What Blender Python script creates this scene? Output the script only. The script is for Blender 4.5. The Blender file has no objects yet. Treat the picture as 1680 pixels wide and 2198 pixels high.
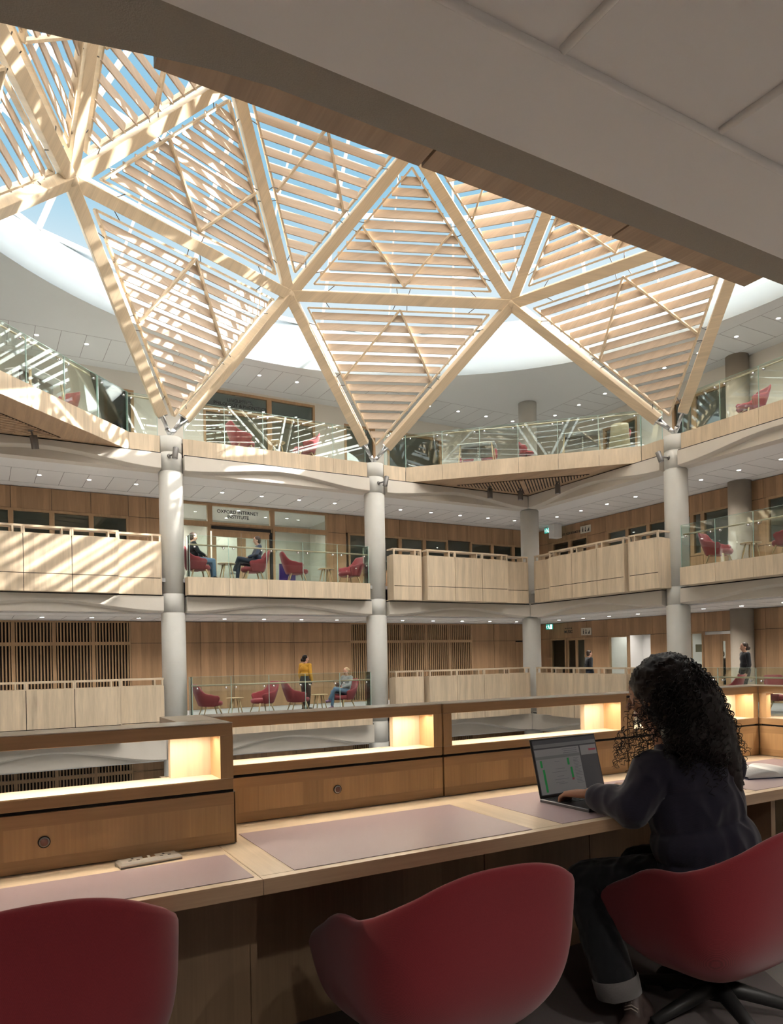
import bpy, bmesh, math, random
from mathutils import Vector, Matrix, noise

random.seed(7)
SC = bpy.context.scene
COL = SC.collection
PI = math.pi

# ------------------------------------------------------------------ camera
cam_d = bpy.data.cameras.new('camera')
cam = bpy.data.objects.new('camera', cam_d)
COL.objects.link(cam)
CAM = Vector((-7.735, -10.720, 1.56))
HD, ROLL, FPX, HOR = 0.51486, math.radians(1.1), 1564.0, 1411.4
fw = Vector((math.sin(HD), math.cos(HD), 0))
rt = Vector((math.cos(HD), -math.sin(HD), 0))
up = Vector((0, 0, 1))
cr, sr = math.cos(ROLL), math.sin(ROLL)
ax = rt * cr + up * -sr
ay = rt * sr + up * cr
cam.matrix_world = Matrix(((ax.x, ay.x, -fw.x, CAM.x), (ax.y, ay.y, -fw.y, CAM.y), (ax.z, ay.z, -fw.z, CAM.z), (0, 0, 0, 1)))
cam_d.sensor_fit = 'HORIZONTAL'
cam_d.sensor_width = 36.0
cam_d.lens = 36.0 * FPX / 1680.0
cam_d.shift_x = 0.0
cam_d.shift_y = (HOR - 1099.0) / 1680.0
cam_d.clip_start = 0.05
cam_d.clip_end = 300
SC.camera = cam

# ------------------------------------------------------------------ light
SC.view_settings.view_transform = 'Standard'
SC.view_settings.look = 'None'
SC.view_settings.gamma = 1.0
SC.view_settings.use_curve_mapping = False
SC.view_settings.exposure = 1.15
SC.cycles.max_bounces = 5
SC.cycles.diffuse_bounces = 3
SC.cycles.glossy_bounces = 2
SC.cycles.transmission_bounces = 4
SC.cycles.transparent_max_bounces = 12
SC.cycles.use_denoising = True
SC.cycles.adaptive_threshold = 0.15
SC.cycles.adaptive_min_samples = 16
SC.cycles.sample_clamp_indirect = 6.0
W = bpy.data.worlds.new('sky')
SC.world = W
W.use_nodes = True
nt = W.node_tree
nt.nodes.clear()
wo = nt.nodes.new('ShaderNodeOutputWorld')
bg = nt.nodes.new('ShaderNodeBackground')
tc = nt.nodes.new('ShaderNodeTexCoord')
sx = nt.nodes.new('ShaderNodeSeparateXYZ')
rp = nt.nodes.new('ShaderNodeValToRGB')
nt.links.new(tc.outputs['Generated'], sx.inputs[0])
nt.links.new(sx.outputs['Z'], rp.inputs[0])
e = rp.color_ramp.elements
e[0].position, e[0].color = 0.30, (1.0, 1.0, 1.0, 1)
e[1].position, e[1].color = 0.53, (0.36, 0.66, 0.86, 1)
e2 = e.new(0.46); e2.color = (0.72, 0.88, 0.97, 1)
e3 = e.new(0.80); e3.color = (0.32, 0.62, 0.86, 1)
# whitish glow added to the sky behind the viewer to brighten the hall
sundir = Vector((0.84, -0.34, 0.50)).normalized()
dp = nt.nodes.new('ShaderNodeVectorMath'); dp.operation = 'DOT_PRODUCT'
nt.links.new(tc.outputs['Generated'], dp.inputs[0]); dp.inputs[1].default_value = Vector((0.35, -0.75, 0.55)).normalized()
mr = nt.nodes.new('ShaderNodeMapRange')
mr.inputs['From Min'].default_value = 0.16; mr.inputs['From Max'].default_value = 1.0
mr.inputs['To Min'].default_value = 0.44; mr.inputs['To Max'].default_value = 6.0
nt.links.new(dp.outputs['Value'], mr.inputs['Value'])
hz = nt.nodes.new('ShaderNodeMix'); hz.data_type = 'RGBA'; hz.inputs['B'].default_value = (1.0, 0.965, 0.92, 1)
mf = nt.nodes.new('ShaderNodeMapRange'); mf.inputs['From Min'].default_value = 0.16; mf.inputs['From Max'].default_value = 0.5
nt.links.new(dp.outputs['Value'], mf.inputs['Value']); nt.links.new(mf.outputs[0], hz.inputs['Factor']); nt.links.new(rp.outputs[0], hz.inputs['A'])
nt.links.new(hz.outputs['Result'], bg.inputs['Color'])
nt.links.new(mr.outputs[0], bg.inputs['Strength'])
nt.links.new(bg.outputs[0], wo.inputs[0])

sun_d = bpy.data.lights.new('sun', 'SUN')
sun_d.energy = 12.0
sun_d.angle = math.radians(0.53)
sun_d.color = (1.0, 0.95, 0.88)
sun = bpy.data.objects.new('sun', sun_d)
COL.objects.link(sun)
sun.location = (30, -12, 25)
sun.rotation_euler = (-Vector(sundir)).to_track_quat('-Z', 'Y').to_euler()

# ------------------------------------------------------------------ object helpers
def tag(o, label=None, cat=None, group=None, kind=None):
    if label: o['label'] = label
    if cat: o['category'] = cat
    if group: o['group'] = group
    if kind: o['kind'] = kind
    return o

def thing(name, label, cat, loc=(0, 0, 0), rz=0.0, group=None):
    o = bpy.data.objects.new(name, None)
    COL.objects.link(o)
    o.empty_display_size = 0.1
    o.location = loc
    o.rotation_euler = (0, 0, rz)
    return tag(o, label, cat, group)

def wloc(o):
    v = Vector((0, 0, 0))
    while o is not None:
        v = v + Vector(o.location); o = o.parent
    return v

def place(o, loc, rz=0.0):
    o.location = loc; o.rotation_euler = (0, 0, rz); return o

def dup(o, parent=None):
    c = o.copy(); COL.objects.link(c); c.parent = parent
    for ch in list(o.children): dup(ch, c)
    return c

class MB:
    """collects shapes in one mesh; coordinates are those of the not yet placed thing"""
    def __init__(s): s.v = []; s.f = []; s.sm = []
    def add(s, vs, fs, smooth=False):
        n = len(s.v); s.v += [tuple(v) for v in vs]
        s.f += [tuple(i + n for i in f) for f in fs]; s.sm += [smooth] * len(fs)
        return s
    def box(s, x0, x1, y0, y1, z0, z1):
        vs = [(x, y, z) for x in (x0, x1) for y in (y0, y1) for z in (z0, z1)]
        return s.add(vs, [(0, 1, 3, 2), (4, 6, 7, 5), (0, 4, 5, 1), (2, 3, 7, 6), (0, 2, 6, 4), (1, 5, 7, 3)])
    def obox(s, p0, p1, w, h, up=(0, 0, 1)):
        """bar from p0 to p1, w across, h along 'up'"""
        p0 = Vector(p0); p1 = Vector(p1); d = (p1 - p0).normalized(); u = Vector(up)
        a = d.cross(u).normalized(); b = a.cross(d).normalized()
        vs = []
        for p in (p0, p1):
            for i, j in ((-1, -1), (1, -1), (1, 1), (-1, 1)): vs.append(p + a * (i * w / 2) + b * (j * h / 2))
        return s.add(vs, [(0, 3, 2, 1), (4, 5, 6, 7), (0, 1, 5, 4), (1, 2, 6, 5), (2, 3, 7, 6), (3, 0, 4, 7)])
    def vboard(s, a, b, h, t):
        """board standing upright along a-b"""
        return s.obox(a, b, t, h)
    def prism(s, poly, z0, z1):
        n = len(poly)
        vs = [(x, y, z0) for x, y in poly] + [(x, y, z1) for x, y in poly]
        fs = [tuple(range(n - 1, -1, -1)), tuple(range(n, 2 * n))] + [(i, (i + 1) % n, n + (i + 1) % n, n + i) for i in range(n)]
        return s.add(vs, fs)
    def tube(s, pts, r, n=8, cap=True):
        pts = [Vector(p) for p in pts]; rr = r if isinstance(r, (list, tuple)) else [r] * len(pts)
        vs = []; prev = None
        for i, p in enumerate(pts):
            d = (pts[min(i + 1, len(pts) - 1)] - pts[max(i - 1, 0)]).normalized()
            if prev is None:
                a = d.cross(Vector((0, 0, 1)))
                if a.length < 1e-3: a = d.cross(Vector((0, 1, 0)))
                a.normalize()
            else: a = (prev - d * prev.dot(d)).normalized()
            prev = a; b = d.cross(a)
            for k in range(n):
                t = 2 * PI * k / n; vs.append(p + (a * math.cos(t) + b * math.sin(t)) * rr[i])
        fs = [(i * n + k, i * n + (k + 1) % n, (i + 1) * n + (k + 1) % n, (i + 1) * n + k) for i in range(len(pts) - 1) for k in range(n)]
        if cap: fs += [tuple(range(n - 1, -1, -1)), tuple((len(pts) - 1) * n + k for k in range(n))]
        return s.add(vs, fs, True)
    def lathe(s, prof, c=(0, 0), n=32, smooth=True, a0=0.0, a1=2 * PI):
        full = abs(a1 - a0 - 2 * PI) < 1e-6; m = n if full else n + 1
        vs = [(c[0] + r * math.cos(a0 + (a1 - a0) * k / n), c[1] + r * math.sin(a0 + (a1 - a0) * k / n), z) for r, z in prof for k in range(m)]
        fs = []
        for i in range(len(prof) - 1):
            for k in range(n):
                k2 = (k + 1) % m; fs.append((i * m + k, i * m + k2, (i + 1) * m + k2, (i + 1) * m + k))
        return s.add(vs, fs, smooth)
    def cyl(s, c, r, z0, z1, n=24):
        return s.lathe([(0.0001, z0), (r, z0), (r, z0), (r, z1), (r, z1), (0.0001, z1)], c, n)
    def ell(s, c, r, n=12, m=8, rot=None):
        vs = []; fs = []
        for i in range(m + 1):
            th = PI * i / m
            for k in range(n):
                ph = 2 * PI * k / n
                v = Vector((r[0] * math.sin(th) * math.cos(ph), r[1] * math.sin(th) * math.sin(ph), r[2] * math.cos(th)))
                if rot: v = rot @ v
                vs.append(v + Vector(c))
        for i in range(m):
            for k in range(n): fs.append((i * n + k, (i + 1) * n + k, (i + 1) * n + (k + 1) % n, i * n + (k + 1) % n))
        return s.add(vs, fs, True)
    def cone(s, p0, r0, p1, r1, n=14):
        """tapered limb with round ends"""
        s.tube([p0, p1], [r0, r1], n)
        s.ell(p0, (r0,) * 3, n, 8); s.ell(p1, (r1,) * 3, n, 8)
        return s
    def grid(s, rows, smooth=True, closed=False):
        m = len(rows[0]); vs = [p for r in rows for p in r]; fs = []
        for i in range(len(rows) - 1):
            for k in range(m if closed else m - 1):
                k2 = (k + 1) % m; fs.append((i * m + k, i * m + k2, (i + 1) * m + k2, (i + 1) * m + k))
        return s.add(vs, fs, smooth)
    def build(s, name, mat, parent=None, bevel=0.0, smooth=None, weld=False):
        off = wloc(parent)
        me = bpy.data.meshes.new(name)
        me.from_pydata([(v[0] - off.x, v[1] - off.y, v[2] - off.z) for v in s.v], [], s.f)
        bm = bmesh.new(); bm.from_mesh(me)
        if weld: bmesh.ops.remove_doubles(bm, verts=bm.verts, dist=1e-5)
        bmesh.ops.recalc_face_normals(bm, faces=bm.faces); bm.to_mesh(me); bm.free()
        if len(me.polygons) == len(s.sm): me.polygons.foreach_set('use_smooth', [(x if smooth is None else smooth) for x in s.sm])
        elif smooth or (smooth is None and s.sm and s.sm[0]): me.polygons.foreach_set('use_smooth', [True] * len(me.polygons))
        me.materials.append(mat)
        o = bpy.data.objects.new(name, me); COL.objects.link(o)
        if parent is not None: o.parent = parent
        if bevel:
            md = o.modifiers.new('b', 'BEVEL'); md.width = bevel; md.segments = 2; md.limit_method = 'ANGLE'; md.angle_limit = math.radians(50)
        return o

def bake(o):
    """apply the modifiers"""
    dg = bpy.context.evaluated_depsgraph_get(); dg.update()
    me = bpy.data.meshes.new_from_object(o.evaluated_get(dg), preserve_all_data_layers=True, depsgraph=dg)
    o.modifiers.clear(); o.data = me
    return o

def fuse(mb, name, mat, parent, voxel, smooth=4):
    """one continuous skin over overlapping shapes"""
    o = mb.build(name, mat, parent)
    r = o.modifiers.new('r', 'REMESH'); r.mode = 'VOXEL'; r.voxel_size = voxel; r.use_smooth_shade = True
    if smooth:
        sm = o.modifiers.new('s', 'SMOOTH'); sm.factor = 0.5; sm.iterations = smooth
    bake(o)
    o.data.polygons.foreach_set('use_smooth', [True] * len(o.data.polygons))
    return o

def structure(mb, name, mat, bevel=0.0):
    return tag(mb.build(name, mat, None, bevel), kind='structure')

# ------------------------------------------------------------------ materials
def newmat(name):
    m = bpy.data.materials.new(name); m.use_nodes = True
    return m, m.node_tree, m.node_tree.nodes['Principled BSDF']

def plain(name, col, rough=0.6, metal=0.0, spec=0.5, bump=0.0, bscale=200, mottled=0.0, mscale=3.0):
    m, t, b = newmat(name)
    b.inputs['Base Color'].default_value = (*col, 1); b.inputs['Roughness'].default_value = rough
    b.inputs['Metallic'].default_value = metal; b.inputs['Specular IOR Level'].default_value = spec
    if bump or mottled:
        c = t.nodes.new('ShaderNodeTexCoord')
        if mottled:
            n = t.nodes.new('ShaderNodeTexNoise'); n.inputs['Scale'].default_value = mscale; n.inputs['Detail'].default_value = 5
            t.links.new(c.outputs['Object'], n.inputs['Vector'])
            x = t.nodes.new('ShaderNodeMix'); x.data_type = 'RGBA'
            x.inputs['A'].default_value = (*[k * (1 - mottled) for k in col], 1); x.inputs['B'].default_value = (*[min(1, k * (1 + mottled)) for k in col], 1)
            t.links.new(n.outputs['Fac'], x.inputs['Factor']); t.links.new(x.outputs['Result'], b.inputs['Base Color'])
        if bump:
            n = t.nodes.new('ShaderNodeTexNoise'); n.inputs['Scale'].default_value = bscale; n.inputs['Detail'].default_value = 3
            t.links.new(c.outputs['Object'], n.inputs['Vector'])
            bp = t.nodes.new('ShaderNodeBump'); bp.inputs['Strength'].default_value = bump; bp.inputs['Distance'].default_value = 0.004
            t.links.new(n.outputs['Fac'], bp.inputs['Height']); t.links.new(bp.outputs[0], b.inputs['Normal'])
    return m

def wood(name, base, mode='V', plank=0.11, var=0.16, rough=0.45, grain=1.0):
    """oak; V: planks and grain run upright, X / Y: grain runs along x / y, N: no planks"""
    m, t, b = newmat(name)
    N = t.nodes.new; L = t.links.new
    c = N('ShaderNodeTexCoord'); s = N('ShaderNodeSeparateXYZ'); L(c.outputs['Object'], s.inputs[0])
    def math_(op, a, bb=None):
        n = N('ShaderNodeMath'); n.operation = op
        for i, v in enumerate((a, bb)):
            if v is None: continue
            if isinstance(v, (int, float)): n.inputs[i].default_value = v
            else: L(v, n.inputs[i])
        return n.outputs[0]
    if mode == 'V':
        h = math_('ADD', s.outputs['X'], math_('MULTIPLY', s.outputs['Y'], 0.75)); g = s.outputs['Z']
    elif mode == 'X':
        h = math_('ADD', s.outputs['Z'], s.outputs['Y']); g = s.outputs['X']
    else:
        h = math_('ADD', s.outputs['Z'], s.outputs['X']); g = s.outputs['Y']
    cv = N('ShaderNodeCombineXYZ')
    L(math_('MULTIPLY', h, 90.0 * grain), cv.inputs[0]); L(math_('MULTIPLY', g, 3.0 * grain), cv.inputs[1])
    n1 = N('ShaderNodeTexNoise'); n1.inputs['Scale'].default_value = 1.0; n1.inputs['Detail'].default_value = 4; L(cv.outputs[0], n1.inputs['Vector'])
    cv2 = N('ShaderNodeCombineXYZ')
    L(math_('MULTIPLY', h, 9.0 * grain), cv2.inputs[0]); L(math_('MULTIPLY', g, 0.8 * grain), cv2.inputs[1])
    n2 = N('ShaderNodeTexNoise'); n2.inputs['Scale'].default_value = 1.0; n2.inputs['Detail'].default_value = 3; n2.inputs['Distortion'].default_value = 0.6; L(cv2.outputs[0], n2.inputs['Vector'])
    val = math_('ADD', math_('MULTIPLY', math_('SUBTRACT', n1.outputs['Fac'], 0.5), 0.34), math_('MULTIPLY', math_('SUBTRACT', n2.outputs['Fac'], 0.5), 0.5))
    if plank:
        wn = N('ShaderNodeTexWhiteNoise'); wn.noise_dimensions = '1D'; L(math_('FLOOR', math_('DIVIDE', h, plank)), wn.inputs['W'])
        val = math_('ADD', val, math_('MULTIPLY', math_('SUBTRACT', wn.outputs['Value'], 0.5), var * 2))
    mx = N('ShaderNodeVectorMath'); mx.operation = 'SCALE'; mx.inputs[0].default_value = base
    L(math_('ADD', val, 1.0), mx.inputs['Scale'])
    L(mx.outputs[0], b.inputs['Base Color']); b.inputs['Roughness'].default_value = rough
    b.inputs['Specular IOR Level'].default_value = 0.35
    return m

def glass(name, tint=(0.93, 0.97, 0.95), refl=1.0, base=0.03):
    m = bpy.data.materials.new(name); m.use_nodes = True; t = m.node_tree; t.nodes.clear()
    N = t.nodes.new; L = t.links.new
    out = N('ShaderNodeOutputMaterial'); mix = N('ShaderNodeMixShader'); tr = N('ShaderNodeBsdfTransparent'); gl = N('ShaderNodeBsdfGlossy')
    tr.inputs[0].default_value = (*tint, 1); gl.inputs['Roughness'].default_value = 0.0; gl.inputs['Color'].default_value = (0.95, 1, 0.98, 1)
    fr = N('ShaderNodeLayerWeight'); fr.inputs['Blend'].default_value = 0.18
    ma = N('ShaderNodeMath'); ma.operation = 'MULTIPLY_ADD'; ma.inputs[1].default_value = refl; ma.inputs[2].default_value = base; ma.use_clamp = True
    L(fr.outputs['Fresnel'], ma.inputs[0]); L(ma.outputs[0], mix.inputs[0]); L(tr.outputs[0], mix.inputs[1]); L(gl.outputs[0], mix.inputs[2]); L(mix.outputs[0], out.inputs[0])
    return m

def emit(name, col, s):
    m, t, b = newmat(name)
    b.inputs['Base Color'].default_value = (*col, 1); b.inputs['Emission Color'].default_value = (*col, 1); b.inputs['Emission Strength'].default_value = s
    return m

def fabric(name, col, scale=900, rough=0.9, dark=0.75):
    m, t, b = newmat(name); N = t.nodes.new; L = t.links.new
    c = N('ShaderNodeTexCoord')
    w = N('ShaderNodeTexWave'); w.inputs['Scale'].default_value = scale / 6.0; w.bands_direction = 'DIAGONAL'; w.inputs['Distortion'].default_value = 1.0
    L(c.outputs['Object'], w.inputs['Vector'])
    n = N('ShaderNodeTexNoise'); n.inputs['Scale'].default_value = scale / 3; L(c.outputs['Object'], n.inputs['Vector'])
    a = N('ShaderNodeMath'); a.operation = 'MULTIPLY'; L(w.outputs['Fac'], a.inputs[0]); L(n.outputs['Fac'], a.inputs[1])
    x = N('ShaderNodeMix'); x.data_type = 'RGBA'; x.inputs['A'].default_value = (*[k * dark for k in col], 1); x.inputs['B'].default_value = (*[min(1, k * 1.15) for k in col], 1)
    L(a.outputs[0], x.inputs['Factor']); L(x.outputs['Result'], b.inputs['Base Color']); b.inputs['Roughness'].default_value = rough
    b.inputs['Sheen Weight'].default_value = 0.25; b.inputs['Specular IOR Level'].default_value = 0.15
    return m

M = {}
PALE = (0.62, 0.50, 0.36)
M['pale_v'] = wood('pale_oak_upright', PALE, 'V', 0.13, 0.09)
M['pale_x'] = wood('pale_oak_x', PALE, 'X', 0, 0.0)
M['pale_y'] = wood('pale_oak_y', PALE, 'Y', 0, 0.0)
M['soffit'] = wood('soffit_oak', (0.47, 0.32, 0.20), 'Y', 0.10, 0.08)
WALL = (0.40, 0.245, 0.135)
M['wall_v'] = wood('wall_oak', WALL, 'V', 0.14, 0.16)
M['wall_x'] = wood('frame_oak', (0.42, 0.27, 0.15), 'V', 0, 0.0)
DESK = (0.42, 0.26, 0.13)
M['desk_v'] = wood('desk_oak_upright', (0.49, 0.31, 0.155), 'V', 0.085, 0.13, 0.4, 1.3)
M['desk_x'] = wood('desk_oak_along', DESK, 'X', 0, 0.0, 0.4, 1.3)
M['desk_y'] = wood('desk_oak_across', DESK, 'Y', 0, 0.0, 0.4, 1.3)
M['top_x'] = wood('worktop_oak', (0.62, 0.50, 0.36), 'X', 0, 0.0, 0.32, 1.3)
M['top_y'] = wood('worktop_oak_cross', (0.62, 0.50, 0.36), 'Y', 0, 0.0, 0.32, 1.3)
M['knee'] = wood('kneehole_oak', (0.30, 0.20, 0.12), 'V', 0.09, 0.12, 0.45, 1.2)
M['glulam'] = wood('glulam', (0.66, 0.53, 0.37), 'V', 0, 0.0, 0.5, 0.5)
M['slat'] = wood('slat_timber', (0.56, 0.445, 0.34), 'X', 0, 0.0, 0.5, 0.6)
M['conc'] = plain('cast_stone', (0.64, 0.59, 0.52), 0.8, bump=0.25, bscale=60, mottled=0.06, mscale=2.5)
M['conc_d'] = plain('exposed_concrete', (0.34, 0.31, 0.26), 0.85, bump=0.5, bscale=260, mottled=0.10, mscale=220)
M['colm'] = plain('column_concrete', (0.60, 0.59, 0.55), 0.75, bump=0.2, bscale=80, mottled=0.05, mscale=4)
M['white'] = plain('white_paint', (0.78, 0.77, 0.75), 0.9)
M['ceil3'] = plain('top_ceiling_paint', (0.60, 0.62, 0.60), 0.9)
M['wallwhite'] = plain('pale_plaster', (0.66, 0.63, 0.56), 0.9)
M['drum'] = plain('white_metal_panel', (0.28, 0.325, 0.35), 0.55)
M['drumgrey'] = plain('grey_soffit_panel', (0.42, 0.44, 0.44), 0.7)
M['seam'] = plain('seam_shadow_gap', (0.30, 0.29, 0.28), 0.9)
M['black'] = plain('black_gap', (0.012, 0.012, 0.012), 0.7)
M['steel'] = plain('brushed_steel', (0.55, 0.56, 0.57), 0.28, 1.0)
M['chrome'] = plain('polished_steel', (0.8, 0.8, 0.82), 0.08, 1.0)
M['greym'] = plain('grey_metal', (0.20, 0.19, 0.185), 0.45, 0.6)
M['blackm'] = plain('black_plastic', (0.018, 0.018, 0.018), 0.42)
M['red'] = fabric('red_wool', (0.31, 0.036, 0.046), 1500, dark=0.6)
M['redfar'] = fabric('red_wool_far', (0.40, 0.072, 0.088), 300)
M['leather'] = plain('mauve_leather', (0.33, 0.25, 0.265), 0.42, bump=0.15, bscale=500, mottled=0.04, mscale=3)
M['glass'] = glass('balustrade_glass', (0.90, 0.955, 0.935), 0.9, 0.035)
M['glassedge'] = plain('glass_edge', (0.45, 0.62, 0.56), 0.15)
M['roofglass'] = glass('roof_glass', (0.97, 0.985, 0.98), 0.25, 0.0)
M['winglass'] = glass('window_glass', (0.82, 0.86, 0.84), 0.5, 0.05)
M['legwood'] = wood('leg_ash', (0.62, 0.45, 0.27), 'V', 0, 0, 0.4, 1.0)
M['lamp'] = emit('lamp_lens', (1.0, 0.95, 0.86), 14.0)
M['led'] = emit('led_strip', (1.0, 0.84, 0.62), 1.5)
M['skin_b'] = plain('brown_skin', (0.30, 0.145, 0.085), 0.5)
M['skin_l'] = plain('light_skin', (0.62, 0.36, 0.26), 0.5)
M['navy'] = fabric('navy_sweatshirt', (0.022, 0.021, 0.036), 700, 0.95, 0.8)
M['jean'] = fabric('black_denim', (0.012, 0.013, 0.015), 800, 0.9)
M['cuff'] = fabric('grey_denim_cuff', (0.16, 0.15, 0.145), 800, 0.9)
M['shoe'] = plain('brown_suede', (0.055, 0.036, 0.032), 0.6, mottled=0.3, mscale=25)
M['socket'] = plain('satin_metal', (0.62, 0.59, 0.54), 0.38, 0.7)
M['rail_top'] = wood('rail_top_oak_sheen', (0.62, 0.55, 0.46), 'X', 0, 0.0, 0.14, 1.3)  # greyed oak, sheen of the skylight put into the colour
M['shoel'] = plain('pale_shoe_panel', (0.30, 0.26, 0.22), 0.6)
M['sole'] = plain('dark_rubber', (0.04, 0.035, 0.035), 0.6)
M['hair_b'] = plain('dark_hair', (0.010, 0.006, 0.0055), 0.5, spec=0.3)
M['hair_bl'] = plain('blond_hair', (0.42, 0.30, 0.17), 0.5)
M['paper'] = plain('paper', (0.80, 0.79, 0.77), 0.8)
M['ink'] = plain('ink', (0.05, 0.05, 0.05), 0.8)

# ------------------------------------------------------------------ building shell
HW = 9.39                      # half width of the hall at the column line
S3 = 6.26                      # column bay
OUT = 16.5
FLOORS = (0.0, 3.8, 7.6)
NEARZ = 0.24                   # the reading balcony stands a little higher

carpet, t_, b_ = newmat('carpet')
c_ = t_.nodes.new('ShaderNodeTexCoord')
vo = t_.nodes.new('ShaderNodeTexVoronoi'); vo.inputs['Scale'].default_value = 1.3; vo.feature = 'F1'
nz = t_.nodes.new('ShaderNodeTexNoise'); nz.inputs['Scale'].default_value = 420
cr_ = t_.nodes.new('ShaderNodeValToRGB'); cr_.color_ramp.interpolation = 'CONSTANT'
cr_.color_ramp.elements[0].color = (0.11, 0.085, 0.088, 1); cr_.color_ramp.elements[1].position = 0.62; cr_.color_ramp.elements[1].color = (0.34, 0.31, 0.29, 1)
e_ = cr_.color_ramp.elements.new(0.36); e_.color = (0.19, 0.16, 0.155, 1)
mxx = t_.nodes.new('ShaderNodeMix'); mxx.data_type = 'RGBA'; mxx.blend_type = 'MULTIPLY'; mxx.inputs['Factor'].default_value = 0.7
t_.links.new(c_.outputs['Object'], vo.inputs['Vector']); t_.links.new(c_.outputs['Object'], nz.inputs['Vector'])
t_.links.new(vo.outputs['Color'], cr_.inputs[0]); t_.links.new(cr_.outputs[0], mxx.inputs['A']); t_.links.new(nz.outputs['Color'], mxx.inputs['B'])
t_.links.new(mxx.outputs['Result'], b_.inputs['Base Color']); b_.inputs['Roughness'].default_value = 0.95
M['conc_b'] = plain('brown_concrete', (0.36, 0.31, 0.25), 0.85, mottled=0.06)
M['conc_e'] = plain('concrete_groove', (0.16, 0.145, 0.125), 0.9)
M['floorgrey'] = plain('grey_floor', (0.40, 0.40, 0.40), 0.6)

def ring_slab(name, z0, z1, hole, mat, near=None):
    mb = MB()
    mb.box(-OUT, OUT, hole, OUT, z0, z1); mb.box(hole, OUT, -hole, hole, z0, z1); mb.box(-OUT, -hole, -hole, hole, z0, z1)
    mb.box(-OUT, OUT, -OUT, -(near or hole), z0, z1)
    return structure(mb, name, mat)

for i, z in enumerate(FLOORS):
    ring_slab('floor', z - 0.10, z, 9.2 if i < 2 else 9.3, M['floorgrey'])
mb = MB(); mb.box(-OUT, OUT, -OUT, OUT, -3.9, -3.8); structure(mb, 'floor', M['floorgrey'])
for z in (-1.12, 2.84, 6.70):
    ring_slab('ceiling', z, z + 0.08, 9.42, M['white'], 9.286)
# raised floor of the reading balcony with carpet
mb = MB(); mb.box(-OUT, -3.2, -OUT, -8.9, 0.001, NEARZ); mb.box(-9.0, -4.02, -8.9, -8.15, -0.1, NEARZ)
structure(mb, 'floor', carpet)
# top ceiling with its round opening
RO = 10.1
mb = MB(); n = 96
for z in (10.5, 10.62):
    rows = []
    for k in range(n):
        a = 2 * PI * k / n; c, s = math.cos(a), math.sin(a); q = OUT / max(abs(c), abs(s))
        rows.append([(RO * c, RO * s, z), (q * c, q * s, z)])
    rows.append(rows[0]); mb.grid(rows, False)
structure(mb, 'ceiling', M['ceil3'])
mb = MB()
mb.lathe([(RO, 10.5), (RO, 11.05), (RO + 0.04, 11.05)], n=96)
mb.lathe([(RO + 0.42, 11.30), (11.25, 12.45), (11.45, 12.45), (11.45, 11.0)], n=96)
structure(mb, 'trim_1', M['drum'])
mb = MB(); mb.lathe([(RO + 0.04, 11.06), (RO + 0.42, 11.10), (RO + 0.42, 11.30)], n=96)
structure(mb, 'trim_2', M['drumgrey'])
mb = MB()
for k in range(16):
    a = 2 * PI * (k + 0.5) / 16; c, s = math.cos(a), math.sin(a)
    mb.obox((10.53 * c, 10.53 * s, 11.31), (11.24 * c, 11.24 * s, 12.44), 0.012, 0.012)
structure(mb, 'trim_3', M['seam'])
# outer walls
mb = MB()
mb.box(-OUT, OUT, OUT, OUT + 0.2, -3.9, 10.6); structure(mb, 'wall_far_outer', M['wallwhite'])
mb = MB(); mb.box(OUT, OUT + 0.2, -OUT, OUT, -3.9, 10.6); structure(mb, 'wall_right_outer', M['wallwhite'])
mb = MB(); mb.box(-OUT - 0.2, -OUT, -OUT, OUT, -3.9, 10.6); structure(mb, 'wall_left_outer', M['wallwhite'])
mb = MB(); mb.box(-OUT, OUT, -OUT - 0.2, -OUT, -3.9, 10.6); structure(mb, 'wall_near_outer', M['wallwhite'])
mb = MB()
for z0, z1 in ((-3.8, -1.12), (0, 2.84), (3.8, 6.7), (7.6, 10.5)): mb.box(-12.8, -12.7, -12.7, 12.7, z0, z1)
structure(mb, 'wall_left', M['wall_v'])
mb = MB()
for z0, z1 in ((-3.8, -1.12), (0, 2.84), (3.8, 6.7), (7.6, 10.5)): mb.box(-12.7, 16.4, -13.8, -13.7, z0, z1)
structure(mb, 'wall_near', M['wallwhite'])

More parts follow.
